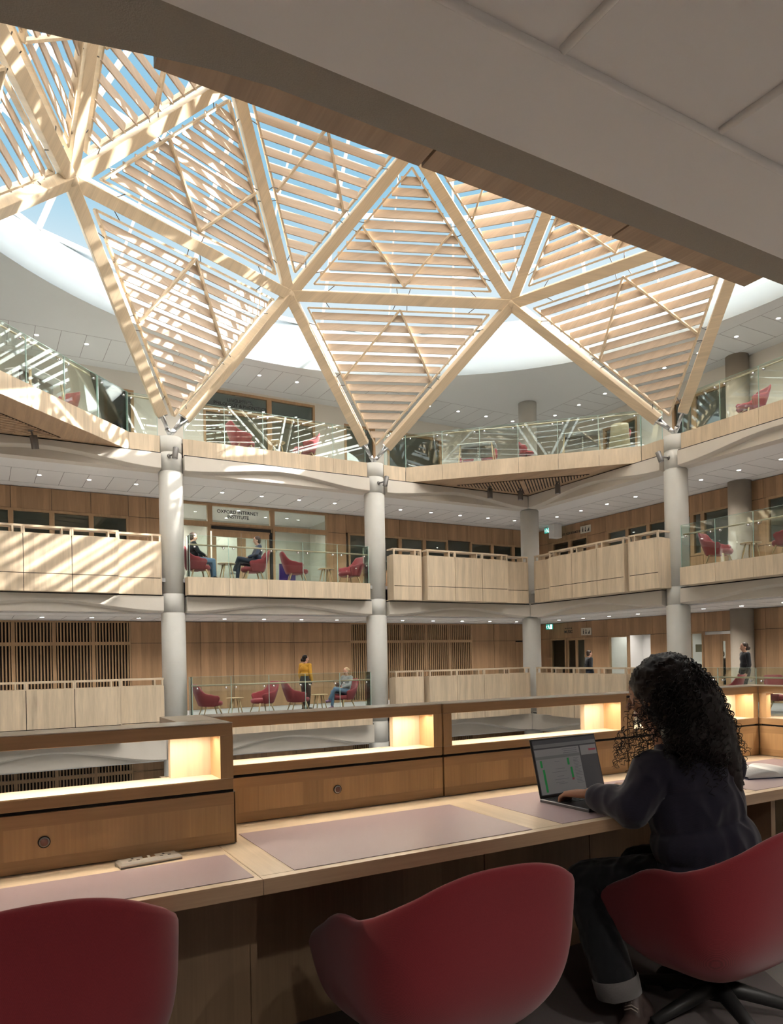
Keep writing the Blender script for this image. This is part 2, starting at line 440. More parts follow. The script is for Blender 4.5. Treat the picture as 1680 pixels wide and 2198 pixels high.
# walls behind the far and right galleries -----------------------------------
YW = 12.7
class Wall:
    def __init__(s, side):
        s.side = side; s.pan = MB(); s.bat = MB(); s.frm = MB(); s.dark = MB(); s.plas = MB()
    def bx(s, mb, a, b, d0, d1, z0, z1):
        if s.side == 'far': mb.box(a, b, YW + d0, YW + d1, z0, z1)
        else: mb.box(YW + d0, YW + d1, a, b, z0, z1)
    def panel(s, a, b, z0, z1, d=0.0):
        g = 0.006
        s.bx(s.pan, a + g, b - g, d, d + 0.12, z0 + g, z1 - g); s.bx(s.dark, a, b, d + 0.02, d + 0.12, z0, z1)
    def slats(s, a, b, z0, z1):
        f = 0.05
        s.bx(s.frm, a, b, 0, 0.06, z1 - f, z1); s.bx(s.frm, a, b, 0, 0.06, z0, z0 + f)
        s.bx(s.frm, a, a + f, 0, 0.06, z0 + f, z1 - f); s.bx(s.frm, b - f, b, 0, 0.06, z0 + f, z1 - f)
        s.bx(s.dark, a + f, b - f, 0.10, 0.14, z0 + f, z1 - f)
        n = int(round((b - a - 2 * f) / 0.088)); p = (b - a - 2 * f) / n
        for k in range(n):
            x = a + f + p * (k + 0.5); s.bx(s.bat, x - 0.019, x + 0.019, 0.0, 0.06, z0 + f, z1 - f)
    def window(s, a, b, z0, z1, nr, f=0.07, doors=False):
        fr = MB()
        for q in ((a, b, z1 - f, z1), (a, b, z0, z0 + f), (a, a + f, z0 + f, z1 - f), (b - f, b, z0 + f, z1 - f)):
            s.bx(fr, q[0], q[1], -0.02, 0.10, q[2], q[3])
        o = structure(fr, 'window_%d' % nr, M['wall_x'])
        g = MB(); s.bx(g, a + f, b - f, 0.035, 0.045, z0 + f, z1 - f); g.build('pane', M['winglass'], o)
        return o
    def done(s, nm):
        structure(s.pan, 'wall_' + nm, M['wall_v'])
        if s.bat.v: structure(s.bat, 'wall_%s_battens' % nm, M['wall_x'])
        if s.frm.v: structure(s.frm, 'wall_%s_frames' % nm, M['wall_x'])
        structure(s.dark, 'wall_%s_backing' % nm, M['gapdark'])
        if s.plas.v: structure(s.plas, 'wall_%s_plaster' % nm, M['wallwhite'])
M['gapdark'] = plain('slat_backing_felt', (0.045, 0.035, 0.03), 0.95)
far = Wall('far')
J = [-3.67 + 1.071 * k for k in range(-9, 15)]
def row(w, a, b, z0, z1, kind='panel'):
    ps = [a] + [x for x in J if a + 0.1 < x < b - 0.1] + [b]
    for p, q in zip(ps, ps[1:]):
        getattr(w, kind)(p, q, z0, z1)
# entrance storey seen below, first storey
for z0, zm, z1 in ((-3.8, -1.8, -1.12), (0.0, 2.15, 2.83)):
    for kind, a, b in (('slats', -12.7, -3.67), ('panel', -3.67, 3.83), ('slats', 3.83, 9.18), ('panel', 9.18, 11.36)):
        row(far, a, b, z0, zm, kind); row(far, a, b, zm, z1, kind)
    far.panel(11.36, 12.76, zm, z1); far.panel(12.3, 12.76, z0, zm)
far.panel(11.36, 12.3, -3.8, -1.8)
# second storey: oak wall with a band of windows, glazed entrance in the middle
wn_ = 1
row(far, -12.7, -3.15, 6.05, 6.69); row(far, -12.7, -3.15, 3.8, 4.75)
ps = [x for x in J if -12.7 < x < -3.6]
for p, q in zip(ps, ps[1:]):
    far.window(p, q, 4.75, 6.05, wn_); wn_ += 1
far.panel(-3.67, -3.15, 4.75, 6.05)
row(far, -3.15, -2.55, 3.8, 6.05); far.panel(-3.15, -2.55, 6.05, 6.69)
for a, b in ((-2.55, -1.15), (-1.15, 0.98), (0.98, 3.05)):
    far.window(a, b, 6.0, 6.69, wn_, 0.08); wn_ += 1
far.window(-2.55, -1.15, 3.8, 6.0, wn_, 0.08); wn_ += 1
far.window(0.98, 3.05, 3.8, 6.0, wn_, 0.08); wn_ += 1
far.panel(3.05, 3.75, 3.8, 6.02); far.panel(3.05, 3.75, 6.02, 6.69)
row(far, 3.75, 12.7, 6.05, 6.69); row(far, 3.75, 12.7, 3.8, 4.7)
for a, b in ((3.83, 4.9), (4.9, 5.97), (5.97, 7.04), (7.04, 8.11), (9.18, 10.25), (10.25, 11.32), (11.32, 12.4)):
    far.window(a, b, 4.7, 6.05, wn_); wn_ += 1
far.panel(12.4, 12.76, 4.7, 6.05)
# top storey: plaster with framed glazing
for a, b in ((-12.7, -4.3), (-3.45, -1.3), (2.62, 3.75), (5.0, 5.5), (7.9, 12.8)): far.bx(far.plas, a, b, 0, 0.1, 7.6, 10.5)
for a, b in ((-4.3, -3.45), (3.75, 5.0), (5.5, 7.9)):
    far.bx(far.plas, a, b, 0, 0.1, 9.95, 10.5); far.window(a, b, 7.6, 9.95, wn_, 0.09); wn_ += 1
far.bx(far.plas, -1.3, 2.62, 0, 0.1, 10.42, 10.5)
for a, b in ((-1.3, 0.95), (0.95, 2.62)):
    far.window(a, b, 9.75, 10.42, wn_, 0.08); wn_ += 1
    far.window(a, b, 7.6, 9.75, wn_, 0.08); wn_ += 1
far.done('back')
rgt = Wall('right')
JY = [12.15 - 1.05 * k for k in range(0, 25)]
def rowy(a, b, z0, z1):
    ps = [a] + sorted(x for x in JY if a + 0.1 < x < b - 0.1) + [b]
    for p, q in zip(ps, ps[1:]): rgt.panel(p, q, z0, z1)
rowy(-12.7, 12.7, -1.8, -1.12); rowy(-12.7, 12.7, -3.8, -1.8)
rowy(-12.7, 12.7, 2.2, 2.83)
for a, b in ((-12.7, 3.85), (5.4, 7.0), (8.95, 10.15), (12.1, 12.7)): rowy(a, b, 0, 2.2)
rgt.window(11.2, 12.1, 0, 2.2, wn_); wn_ += 1
rgt.window(8.0, 8.95, 0, 2.2, wn_, 0.05); wn_ += 1
rgt.window(4.86, 5.4, 0, 2.2, wn_, 0.05); wn_ += 1
rowy(-12.7, 12.7, 6.1, 6.69); rowy(-12.7, 12.7, 3.8, 4.7)
rgt.panel(8.9, 9.9, 4.7, 6.1); rgt.panel(11.9, 12.7, 4.7, 6.1); rgt.panel(2.6, 3.8, 4.7, 6.1); rowy(-12.7, 0.4, 4.7, 6.1)
for a, b in ((9.9, 10.9), (10.9, 11.9), (7.95, 8.9), (7.0, 7.95), (6.05, 7.0), (5.2, 6.05), (4.8, 5.2), (3.8, 4.8), (1.5, 2.6), (0.4, 1.5)):
    rgt.window(a, b, 4.7, 6.1, wn_); wn_ += 1
for a, b in ((9.0, 12.8), (5.9, 7.4), (1.2, 3.6), (-12.7, -0.6)): rgt.bx(rgt.plas, a, b, 0, 0.1, 7.6, 10.5)
for a, b in ((7.4, 9.0), (5.05, 5.9), (3.6, 5.05), (-0.6, 1.2)):
    rgt.bx(rgt.plas, a, b, 0, 0.1, 9.95, 10.5); rgt.window(a, b, 7.6, 9.95, wn_, 0.09); wn_ += 1
rgt.done('right')
# rooms behind the galleries: cross walls in white
mb = MB()
mb.box(14.6, 14.7, -12, 12.6, 0.0, 2.84)
for y in (3.3, 6.2, 9.0): mb.box(12.85, 14.6, y, y + 0.1, 0.0, 2.84)
mb.box(15.2, 15.3, -12, 12.6, 3.8, 6.7); mb.box(15.2, 15.3, -12, 12.6, 7.6, 10.5)
structure(mb, 'wall_rooms_right', M['white'])
mb = MB(); mb.box(-12, 12.6, 15.6, 15.7, 3.8, 6.7); mb.box(-12, 12.6, 15.6, 15.7, 7.6, 10.5)
for x in (-2.7, 3.6): mb.box(x, x + 0.1, 12.85, 15.6, 3.8, 6.7)
structure(mb, 'wall_rooms_back', M['wallwhite'])
# ceiling joints of the galleries
mb = MB()
for zc in (2.84, 6.70, 10.5):
    z0, z1 = zc - 0.002, zc + 0.001
    for k in range(-16, 24):
        x = k * 0.63
        if abs(x) < 12.5:
            mb.box(x, x + 0.014, 10.55, 12.2, z0, z1); mb.box(10.55, 12.2, x, x + 0.014, z0, z1)
    for y in (10.55, 12.2):
        mb.box(-12.5, 12.2, y, y + 0.014, z0, z1); mb.box(y, y + 0.014, -12.2, 12.2, z0, z1)
structure(mb, 'trim_4', M['seam'])
# access panel beads in the ceiling over the reader
mb = MB(); ds = MB()
def bead(a, b):
    mb.tube([(a[0], a[1], 2.838), (b[0], b[1], 2.838)], 0.011, 10)
    d = Vector((b[0] - a[0], b[1] - a[1], 0)).normalized(); nrm = Vector((-d.y, d.x, 0)) * 0.012
    ds.obox((a[0] + nrm.x, a[1] + nrm.y, 2.839), (b[0] + nrm.x, b[1] + nrm.y, 2.839), 0.004, 0.004)
bead((-9.3, -9.545), (-3.5, -9.56)); bead((-6.64, -9.57), (-6.60, -11.4)); bead((-6.13, -9.575), (-6.09, -11.4))
structure(mb, 'trim_5', M['white']); structure(ds, 'trim_6', M['seam'])

# ------------------------------------------------------------------ columns
def column_profile(ztop, zbot=-3.8):
    p = [(0.0001, zbot), (0.32, zbot)]
    for zb, zt in ((-1.07, -0.40), (2.88, 3.40), (6.68, 7.20)):
        if zt > ztop + 0.1: break
        p += [(0.32, zb - 0.03), (0.30, zb - 0.005), (0.285, zb), (0.285, zb + 0.02), (0.30, zb + 0.025), (0.30, zt - 0.02), (0.285, zt - 0.015), (0.285, zt + 0.005), (0.30, zt + 0.01)]
        if zt < 7.0: p += [(0.30, zt + 0.5), (0.32, zt + 0.52)]
    p += [(0.30 if ztop < 8 else 0.32, ztop), (0.0001, ztop)]
    return p
def column(x, y, ztop, label, cap=True):
    t = thing('column', label, 'column', (x, y, -3.8), 0, 'round columns of the hall')
    m = MB().lathe(column_profile(ztop), (x, y), 40); m.build('shaft', M['colm'], t)
    if cap:
        ang = math.atan2(-y, -x)
        m = MB()
        for k in range(1):
            a = Vector((math.cos(ang), math.sin(ang), 0)); b = Vector((-a.y, a.x, 0)); c = Vector((x, y, 0))
            pts = []
            for u, v, w in ((0.20, 0.22, 7.60), (0.20, -0.22, 7.60), (-0.34, -0.24, 7.74), (-0.34, 0.24, 7.74)): pts.append(c + a * u + b * v + Vector((0, 0, w)))
            low = [Vector((p.x, p.y, 7.40)) for p in pts]
            m.add(pts + low, [(0, 1, 2, 3), (4, 7, 6, 5), (0, 4, 5, 1), (1, 5, 6, 2), (2, 6, 7, 3), (3, 7, 4, 0)])
        m.build('capital', M['colm'], t, 0.02)
    return t
A, B, C, D = (-S3 / 2, HW), (S3 / 2, HW), (HW, HW), (HW, S3 / 2)
column(*A, 7.62, 'round concrete column at left, striped with sunlight, under the leftmost tree of struts')
column(*B, 7.62, 'round concrete column in the middle of the far side')
column(*C, 10.5, 'round concrete column in the far corner, running up past the top gallery', False)
column(*D, 7.62, 'round concrete column at right, behind the reader\'s head')
column(HW, -S3 / 2, 7.62, 'round concrete column on the right side, out of the picture to the right')
column(-HW, S3 / 2, 7.62, 'round concrete column on the left side, out of the picture to the left')
column(-HW, HW, 10.5, 'round concrete column in the far left corner, out of the picture', False)
for z, w in ((0, 'lower'), (3.8, 'middle'), (7.6, 'top')):
    t = thing('column', 'brown concrete column against the oak wall at right, %s gallery' % w, 'column', (12.45, 3.3, z))
    MB().cyl((12.45, 3.3), 0.33, z, z + {0: 2.84, 3.8: 2.9, 7.6: 2.9}[z], 36).build('shaft', M['conc_b'], t)

# ------------------------------------------------------------------ wavy beams
def wavy_beam(p, q, inw, zb, zt, label, amp=0.30, mat=None, off=0.0):
    """p,q on the column line, inw = direction to the void"""
    p = Vector((*p, 0)); q = Vector((*q, 0)); iv = Vector((*inw, 0)); L = (q - p).length; d = (q - p) / L
    t = thing('curved_beam', label, 'beam', ((p.x + q.x) / 2, (p.y + q.y) / 2, zb), 0, 'scalloped concrete edge beams')
    rows = []; n = 60; a0, a1 = 0.31, L - 0.31
    for i in range(n + 1):
        s = a0 + (a1 - a0) * i / n; u = (s - a0) / (a1 - a0)
        w = 0.5 - 0.5 * math.cos(2 * PI * u)
        zc = zb + 0.03 + amp * w * (zt - zb) / 0.52
        r = [(-0.20, zb), (0.15 + off, zb), (0.15 + off, max(zb + 0.001, zc - 0.055)), (0.16 + off, max(zb + 0.002, zc - 0.045)), (0.275 + off, zc - 0.004), (0.292 + off, zc + 0.002), (0.30 + off, zc + 0.014), (0.30 + off, zt), (-0.20, zt)]
        rows.append([p + d * s + iv * o + Vector((0, 0, z)) for o, z in r])
    m = MB(); m.grid(rows, True)
    m.f.append(tuple(range(9))); m.sm.append(False)
    k = (len(rows) - 1) * 9; m.f.append(tuple(k + j for j in range(9))); m.sm.append(False)
    o = m.build('beam_body', mat or M['conc'], t)
    es = o.modifiers.new('e', 'EDGE_SPLIT'); es.split_angle = math.radians(32)
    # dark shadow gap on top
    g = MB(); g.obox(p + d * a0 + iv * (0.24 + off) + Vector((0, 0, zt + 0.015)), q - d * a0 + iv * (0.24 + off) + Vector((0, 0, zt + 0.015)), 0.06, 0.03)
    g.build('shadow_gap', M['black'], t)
    return t
LV = {'top': (6.68, 7.11), 'middle': (2.88, 3.31), 'lower': (-1.07, -0.49)}
for nm, (zb, zt) in LV.items():
    for (p, q, inw, w) in ((((-HW, HW)), A, (0, -1), 'left of the leftmost column'), (A, B, (0, -1), 'between the left and middle columns'), (B, C, (0, -1), 'between the middle column and the far corner'),
                           (C, D, (-1, 0), 'between the far corner and the right column'), (D, (HW, -S3 / 2), (-1, 0), 'right of the right column'),
                           ((-HW, HW), (-HW, S3 / 2), (1, 0), 'on the left side of the hall, out of the picture')):
        wavy_beam(p, q, inw, zb, zt, 'scalloped concrete beam under the %s gallery, %s' % (nm, w), 0.30 if nm != 'lower' else 0.36)
t = thing('edge_beam', 'dark concrete edge beam overhead, crossing the picture from top left to right', 'beam', (-7.0, -9.3, 2.88))
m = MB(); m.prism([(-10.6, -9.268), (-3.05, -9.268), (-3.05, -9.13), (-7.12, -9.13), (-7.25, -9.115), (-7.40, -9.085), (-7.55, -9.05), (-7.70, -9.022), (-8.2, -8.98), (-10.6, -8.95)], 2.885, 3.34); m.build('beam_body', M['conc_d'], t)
m = MB(); m.prism([(-10.6, -9.285), (-3.05, -9.285), (-3.05, -9.266), (-10.6, -9.266)], 2.86, 3.30); m.build('edge_groove', M['conc_e'], t)

# ------------------------------------------------------------------ fascias, platforms
def joint_run(pts, y, axis, z0, z1, t, mat):
    mb = MB()
    for a, b in zip(pts, pts[1:]):
        a, b = min(a, b), max(a, b)
        if axis == 'y': mb.box(a + 0.004, b - 0.004, min(y, y + t), max(y, y + t), z0, z1)
        else: mb.box(min(y, y + t), max(y, y + t), a + 0.004, b - 0.004, z0, z1)
    return mb
trn = 7
def fascia(mb, mat=None):
    global trn
    structure(mb, 'trim_%d' % trn, mat or M['pale_v']); trn += 1
# glass bays (middle far bay, right bay), lower and middle storey
for z in (0.0, 3.8):
    mb = joint_run([-2.86, -1.74, -0.65, 0.45, 1.55, 2.62], 8.80, 'y', z - 0.46, z + 0.02, 0.03, None)
    mb.box(-2.86, -2.83, 8.83, 9.15, z - 0.46, z + 0.02); mb.box(2.59, 2.62, 8.83, 9.15, z - 0.46, z + 0.02)
    mb.box(-2.84, 2.60, 8.83, 9.22, z - 0.10, z + 0.0); mb.box(-2.84, 2.60, 8.83, 9.22, z - 0.46, z - 0.42)
    fascia(mb)
    mb = joint_run([2.42, 1.35, 0.30, -0.75, -1.8, -2.7], 8.60, 'x', z - 0.46, z + 0.02, 0.03, None)
    mb.box(8.63, 9.15, 2.39, 2.42, z - 0.46, z + 0.02)
    mb.box(8.63, 9.22, -2.7, 2.40, z - 0.10, z); mb.box(8.63, 9.22, -2.7, 2.40, z - 0.46, z - 0.42)
    fascia(mb)
# top storey
zt = 7.6
mb = joint_run([-3.75, -2.78], 9.27, 'y', 7.14, 7.62, 0.03, None)
mb = MB()
for run in ([-4.22, -3.42], [-2.82, -1.65, -0.52, 0.57, 1.69, 2.84], [3.42, 4.22]):
    mm = joint_run(run, 9.27, 'y', 7.14, 7.62, 0.03, None); mb.add(mm.v, mm.f)
for run in ([4.22, 3.42], [2.84, 1.62, 0.53, -0.56, -1.7, -2.84], [-3.42, -4.22]):
    mm = joint_run(run, 9.27, 'x', 7.14, 7.62, 0.03, None); mb.add(mm.v, mm.f)
    mm = joint_run(run, -9.30, 'x', 7.14, 7.62, 0.03, None); mb.add(mm.v, mm.f)
fascia(mb)
def corner(sx_, sy_):
    """chamfered corner platform: floor, oak fascia and oak soffit"""
    def P(x, y): return (x * sx_, y * sy_)
    fl = MB(); fl.prism([P(4.25, 9.27), P(9.27, 4.25), P(9.5, 4.25), P(9.5, 9.5), P(4.25, 9.5)], 7.47, 7.6)
    structure(fl, 'floor', M['floorgrey'])
    so = MB(); so.prism([P(4.28, 9.24), P(9.24, 4.28), P(9.24, 9.24)], 7.14, 7.17)
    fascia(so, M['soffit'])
    fs = MB(); a = Vector((4.23, 9.27, 0)); b = Vector((9.27, 4.23, 0)); L = (b - a).length; d = (b - a) / L; nn = 6
    for k in range(nn):
        p = a + d * (L * k / nn + 0.004); q = a + d * (L * (k + 1) / nn - 0.004)
        fs.obox((p.x * sx_, p.y * sy_, 7.38), (q.x * sx_, q.y * sy_, 7.38), 0.03, 0.48)
    fascia(fs)
    # slatted acoustic triangle in the soffit
    bk = MB(); bk.prism([P(5.9, 8.85), P(8.85, 5.9), P(8.85, 8.85)], 7.125, 7.14)
    fascia(bk, M['gapdark'])
    bt = MB()
    for k in range(0, 44):
        c = -2.9 + k * 0.135            # lines x - y = c running along (1,1)
        s0 = 14.75; s1 = 17.70 - abs(c)
        if s1 - s0 < 0.1: continue
        bt.obox((*P((s0 + c) / 2, (s0 - c) / 2), 7.118), (*P((s1 + c) / 2, (s1 - c) / 2), 7.118), 0.055, 0.02)
    bt.obox((*P(7.4, 7.4), 7.112), (*P(8.84, 8.84), 7.112), 0.07, 0.03)
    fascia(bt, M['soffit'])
corner(1, 1); corner(-1, 1); corner(1, -1); corner(-1, -1)
# oak soffit and face of the balcony overhead
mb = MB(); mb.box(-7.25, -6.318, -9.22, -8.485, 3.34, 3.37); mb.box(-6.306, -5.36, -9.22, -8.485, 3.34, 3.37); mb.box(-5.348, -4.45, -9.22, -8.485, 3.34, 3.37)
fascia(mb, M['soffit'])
mb = MB(); mb.box(-7.25, -4.45, -8.515, -8.485, 3.37, 3.82); mb.box(-7.25, -7.22, -9.2, -8.515, 3.37, 3.82); mb.box(-4.48, -4.45, -9.2, -8.515, 3.37, 3.82); mb.box(-7.25, -4.45, -9.2, -8.5, 3.72, 3.8)
fascia(mb)

# ------------------------------------------------------------------ roof: struts, slatted panels, glazing
ZT, ZN, ZM, ZA = 7.70, 11.77, 14.96, 16.5
tips = [(S3 / 2, HW), (HW, S3 / 2), (HW, -S3 / 2), (S3 / 2, -HW), (-S3 / 2, -HW), (-HW, -S3 / 2), (-HW, S3 / 2), (-S3 / 2, HW)]
T = [Vector((x, y, ZT)) for x, y in tips]
NN = []; MM = []
for k in range(8):
    a = math.radians(90 - 45 * k); NN.append(Vector((8.36 * math.cos(a), 8.36 * math.sin(a), ZN)))     # N[k] between tip k-1 and tip k
    x, y = tips[k]; f = Vector((2.41, 5.54, 0)).length / Vector((S3 / 2, HW, 0)).length
    xx, yy = (2.41, 5.54) if abs(y) > abs(x) else (5.54, 2.41)
    MM.append(Vector((math.copysign(xx, x), math.copysign(yy, y), ZM)))
AP = Vector((0, 0, ZA))
TN = {7: 'leftmost', 0: 'middle', 1: 'right'}
NNAME = {0: 'left node', 1: 'right node', 7: 'far left node', 2: 'node at the right edge'}
def strut(p, q, label, steel=False, w=0.24, h=0.28):
    d = (q - p).normalized(); t = thing('timber_beam', label, 'beam', p, 0, 'timber struts of the roof')
    a = p + d * (0.62 if steel else 0.10); b = q - d * 0.02
    rad = Vector((p.x + q.x, p.y + q.y, 0)).normalized(); u = (rad * -0.6 + Vector((0, 0, 0.8)))
    MB().obox(a, b, w, h, u).build('timber', M['glulam'], t, 0.012)
    if steel:
        m = MB(); s = d.cross(u).normalized()
        m.tube([p + d * 0.02, p + d * 0.20], [0.05, 0.07], 12)
        for i in (-1, 1): m.tube([p + d * 0.14, a + s * (i * 0.075) + d * 0.02], [0.045, 0.05], 10)
        m.obox(a - d * 0.03, a + d * 0.02, w * 0.9, h * 0.9, u)
        m.build('steel_foot', M['steel'], t)
    return t
for k in range(8):
    tn = TN.get(k); n0, n1 = NN[k], NN[(k + 1) % 8]
    for j, (nd, sd) in enumerate(((n0, 'left'), (n1, 'right'))):
        strut(T[k], nd, ('pale timber strut rising to the %s from the foot on the %s column' % (sd, tn)) if tn else 'timber strut of the roof beyond the picture edge', True)
    strut(n0, n1, {7: 'sunlit ring beam of timber above the leftmost slatted triangle', 0: 'level ring beam of timber above the middle slatted triangle', 1: 'ring beam of timber sloping up to the right edge, above the right triangle', 6: 'ring beam of timber running up into the top left corner'}.get(k, 'ring beam of the roof beyond the picture edge'))
    strut(n0, MM[(k - 1) % 8], {0: 'upper timber strut leaning left from the left node', 1: 'upper timber strut leaning left from the right node', 7: 'steep timber strut rising from the far left node'}.get(k, 'upper timber strut of the roof beyond the picture edge'))
    strut(n0, MM[k], {0: 'upper timber strut leaning right from the left node', 1: 'upper timber strut leaning right from the right node', 7: 'timber strut rising right from the far left node'}.get(k, 'upper timber strut of the roof beyond the picture edge'))
    strut(MM[k], MM[(k + 1) % 8], 'crown ring timber beam hidden above the soffit')
    strut(MM[k], AP, 'crown rafter of timber hidden above the soffit')

def slat_panel(p, q, r, n, label, inset=0.30, hz=0.20):
    """triangle p,q (level edge) and r; boards run parallel to p-q"""
    c = (p + q + r) / 3
    def ins(a, b, d):       # move vertex a inwards by 'inset' from both edges
        e1 = (b - a).normalized(); e2 = (d - a).normalized(); ang = e1.angle(e2); return a + (e1 + e2).normalized() * (inset / math.sin(ang / 2))
    P_, Q_, R_ = ins(p, q, r), ins(q, p, r), ins(r, p, q)
    nrm = (Q_ - P_).cross(R_ - P_).normalized()
    t = thing('slatted_panel', label, 'roof panel', (P_ + Q_) / 2, 0, 'triangular slatted timber panels of the roof')
    m = MB()
    for a, b in ((P_, Q_), (Q_, R_), (R_, P_)): m.obox(a, b, 0.045, 0.13, nrm)
    m.build('frame', M['glulam'], t)
    m = MB(); sgn = 1 if R_.z > P_.z else -1
    for k in range(n):
        u = (k + 0.75) / (n + 0.9); a = P_.lerp(R_, u); b = Q_.lerp(R_, u)
        if (b - a).length < 0.15: continue
        m.vboard(a, b, hz, 0.032)
    m.build('slats', M['slat'], t)
    inw = Vector((-c.x, -c.y, 0)).normalized() * 0.07
    mid = (P_ + Q_) / 2
    for e in (P_.lerp(R_, 0.5), Q_.lerp(R_, 0.5)):
        MB().obox(mid + inw, e + inw, 0.05, 0.11, nrm).build('rib', M['glulam'], t)
    # little steel spacers to the main beams
    for a, b, o1, o2 in ((P_, Q_, p, q), (Q_, R_, q, r), (R_, P_, r, p)):
        for u in (0.12, 0.46, 0.54, 0.88):
            x = a.lerp(b, u); y = o1.lerp(o2, u + (0.02 if u < .5 else -0.02)); MB().tube([x, x + (y - x) * 0.75], 0.011, 6).build('spacer', M['greym'], t)
    return t
hid = 'slatted roof panel beyond the picture edge'
for k in range(8):
    n0, n1 = NN[k], NN[(k + 1) % 8]
    slat_panel(n0, n1, T[k], 13, {7: 'tall slatted triangle dotted with sunlight, standing point down on the leftmost column', 0: 'slatted timber triangle standing point down on the middle column', 1: 'slatted timber triangle standing point down on the right column', 6: 'slatted triangle at the left edge, on the out of picture column'}.get(k, hid))
    slat_panel(n0, n1, MM[k], 10, {7: 'glaring sunlit slatted triangle above the leftmost ring beam', 0: 'slatted triangle point up above the middle ring beam', 1: 'slatted triangle above the right ring beam, cut by the soffit', 6: 'slatted triangle in the top left corner beside the steep ring beam'}.get(k, hid), hz=0.22)
    slat_panel(MM[(k - 1) % 8], MM[k], n0, 10, {0: 'slatted triangle against blue sky, hanging point down onto the left node', 1: 'small slatted triangle hanging point down at the right node', 7: 'open slatted triangle with wide blue gaps right of the steep strut at top left'}.get(k, hid), hz=0.22)
    slat_panel(MM[k], MM[(k + 1) % 8], AP, 9, hid)
for k in range(8):
    m = MB(); m.ell(NN[k], (0.20, 0.20, 0.16), 12, 8)
    tag(m.build('beam_node', M['glulam']), 'timber hub where six roof beams meet, ' + {0: 'left of the middle triangle', 1: 'right of the middle triangle', 7: 'at far left'}.get(k, 'beyond the picture edge'), 'beam joint', 'timber hubs of the roof')
# outer glazing with white bars
rings = [(11.3, 12.42), (9.2, 14.9), (6.4, 16.9), (3.2, 18.2), (0.3, 18.8)]
g = MB(); bars = MB(); n = 16
pt = lambda r, z, k: Vector((r * math.cos(2 * PI * (k + .5) / n), r * math.sin(2 * PI * (k + .5) / n), z))
for i in range(len(rings) - 1):
    for k in range(n):
        a, b, c, d = pt(*rings[i], k), pt(*rings[i], k + 1), pt(*rings[i + 1], k + 1), pt(*rings[i + 1], k)
        g.add([a, b, c, d], [(0, 1, 2, 3)])
        bars.obox(a, d, 0.07, 0.16); bars.obox(a, b, 0.07, 0.14)
        bars.obox((a + b) / 2, (c + d) / 2, 0.04, 0.08); bars.obox((a + d) / 2, (b + c) / 2, 0.04, 0.08)
t = thing('glass_roof', 'clear glass roof on white bars above the timber slats', 'roof', (0, 0, 12.4))
g.build('panes', M['roofglass'], t); bars.build('glazing_bars', plain('white_bars', (0.7, 0.72, 0.73), 0.5), t)

# ------------------------------------------------------------------ oak parapets of the galleries
def parapet(z, runs, returns, label, niche=True):
    """runs: (axis, face, [joints]); axis 'y' = face plane y, 'x' = face plane x"""
    ax0, f0, j0 = runs[0]
    base = (j0[0], f0, z) if ax0 == 'y' else (f0, j0[0], z)
    t = thing('parapet', label, 'parapet', base)
    def bx(mb, axis, a, b, d0, d1, z0, z1, f):
        a, b = min(a, b), max(a, b)
        if axis == 'y': mb.box(a, b, f + d0, f + d1, z0, z1)
        else: mb.box(f + d0, f + d1, a, b, z0, z1)
    for axis, f, js in runs:
        g = 0.008
        for a, b in zip(js, js[1:]):
            a, b = min(a, b), max(a, b); wm = M['pale_v']; wr = M['pale_x'] if axis == 'y' else M['pale_y']
            m = MB(); bx(m, axis, a + g, b - g, 0, 0.03, z - 0.015, z + 0.93, f); bx(m, axis, a + g, b - g, 0, 0.03, z - 0.46, z - 0.033, f)
            m.build('front_panel', wm, t)
            m = MB(); bx(m, axis, a, b, 0.03, 0.10, z - 0.45, z + 0.925, f); m.build('core', M['gapdark'], t)
            m = MB(); bx(m, axis, a + 0.001, b - 0.001, 0.0, 0.28, z + 0.932, z + 0.95, f); m.build('shelf', wr, t)
            m = MB(); bx(m, axis, a + 0.001, b - 0.001, 0.0, 0.28, z + 1.09, z + 1.14, f); m.build('top_rail', wr, t)
            for x0, x1, dd in ((a + 0.002, a + 0.045, 0.05), (b - 0.045, b - 0.002, 0.05), (b - 0.24, b - 0.20, 0.28)):
                if dd > 0.1 and (b - a) < 0.5: continue
                m = MB(); bx(m, axis, x0, x1, 0, dd, z + 0.951, z + 1.089, f); m.build('post', wm, t)
    for axis, f, a, b in returns:
        m = MB(); bx(m, axis, a, b, -0.015, 0.015, z - 0.46, z + 0.93, f); bx(m, axis, a, b, -0.015, 0.015, z + 1.09, z + 1.14, f); m.build('side_panel', M['pale_v'], t)
    m = MB()
    for axis, f, js in runs: bx(m, axis, js[0], js[-1], 0.1, 0.6, z - 0.46, z - 0.44, f)
    m.build('underside', M['pale_y'], t)
    return t
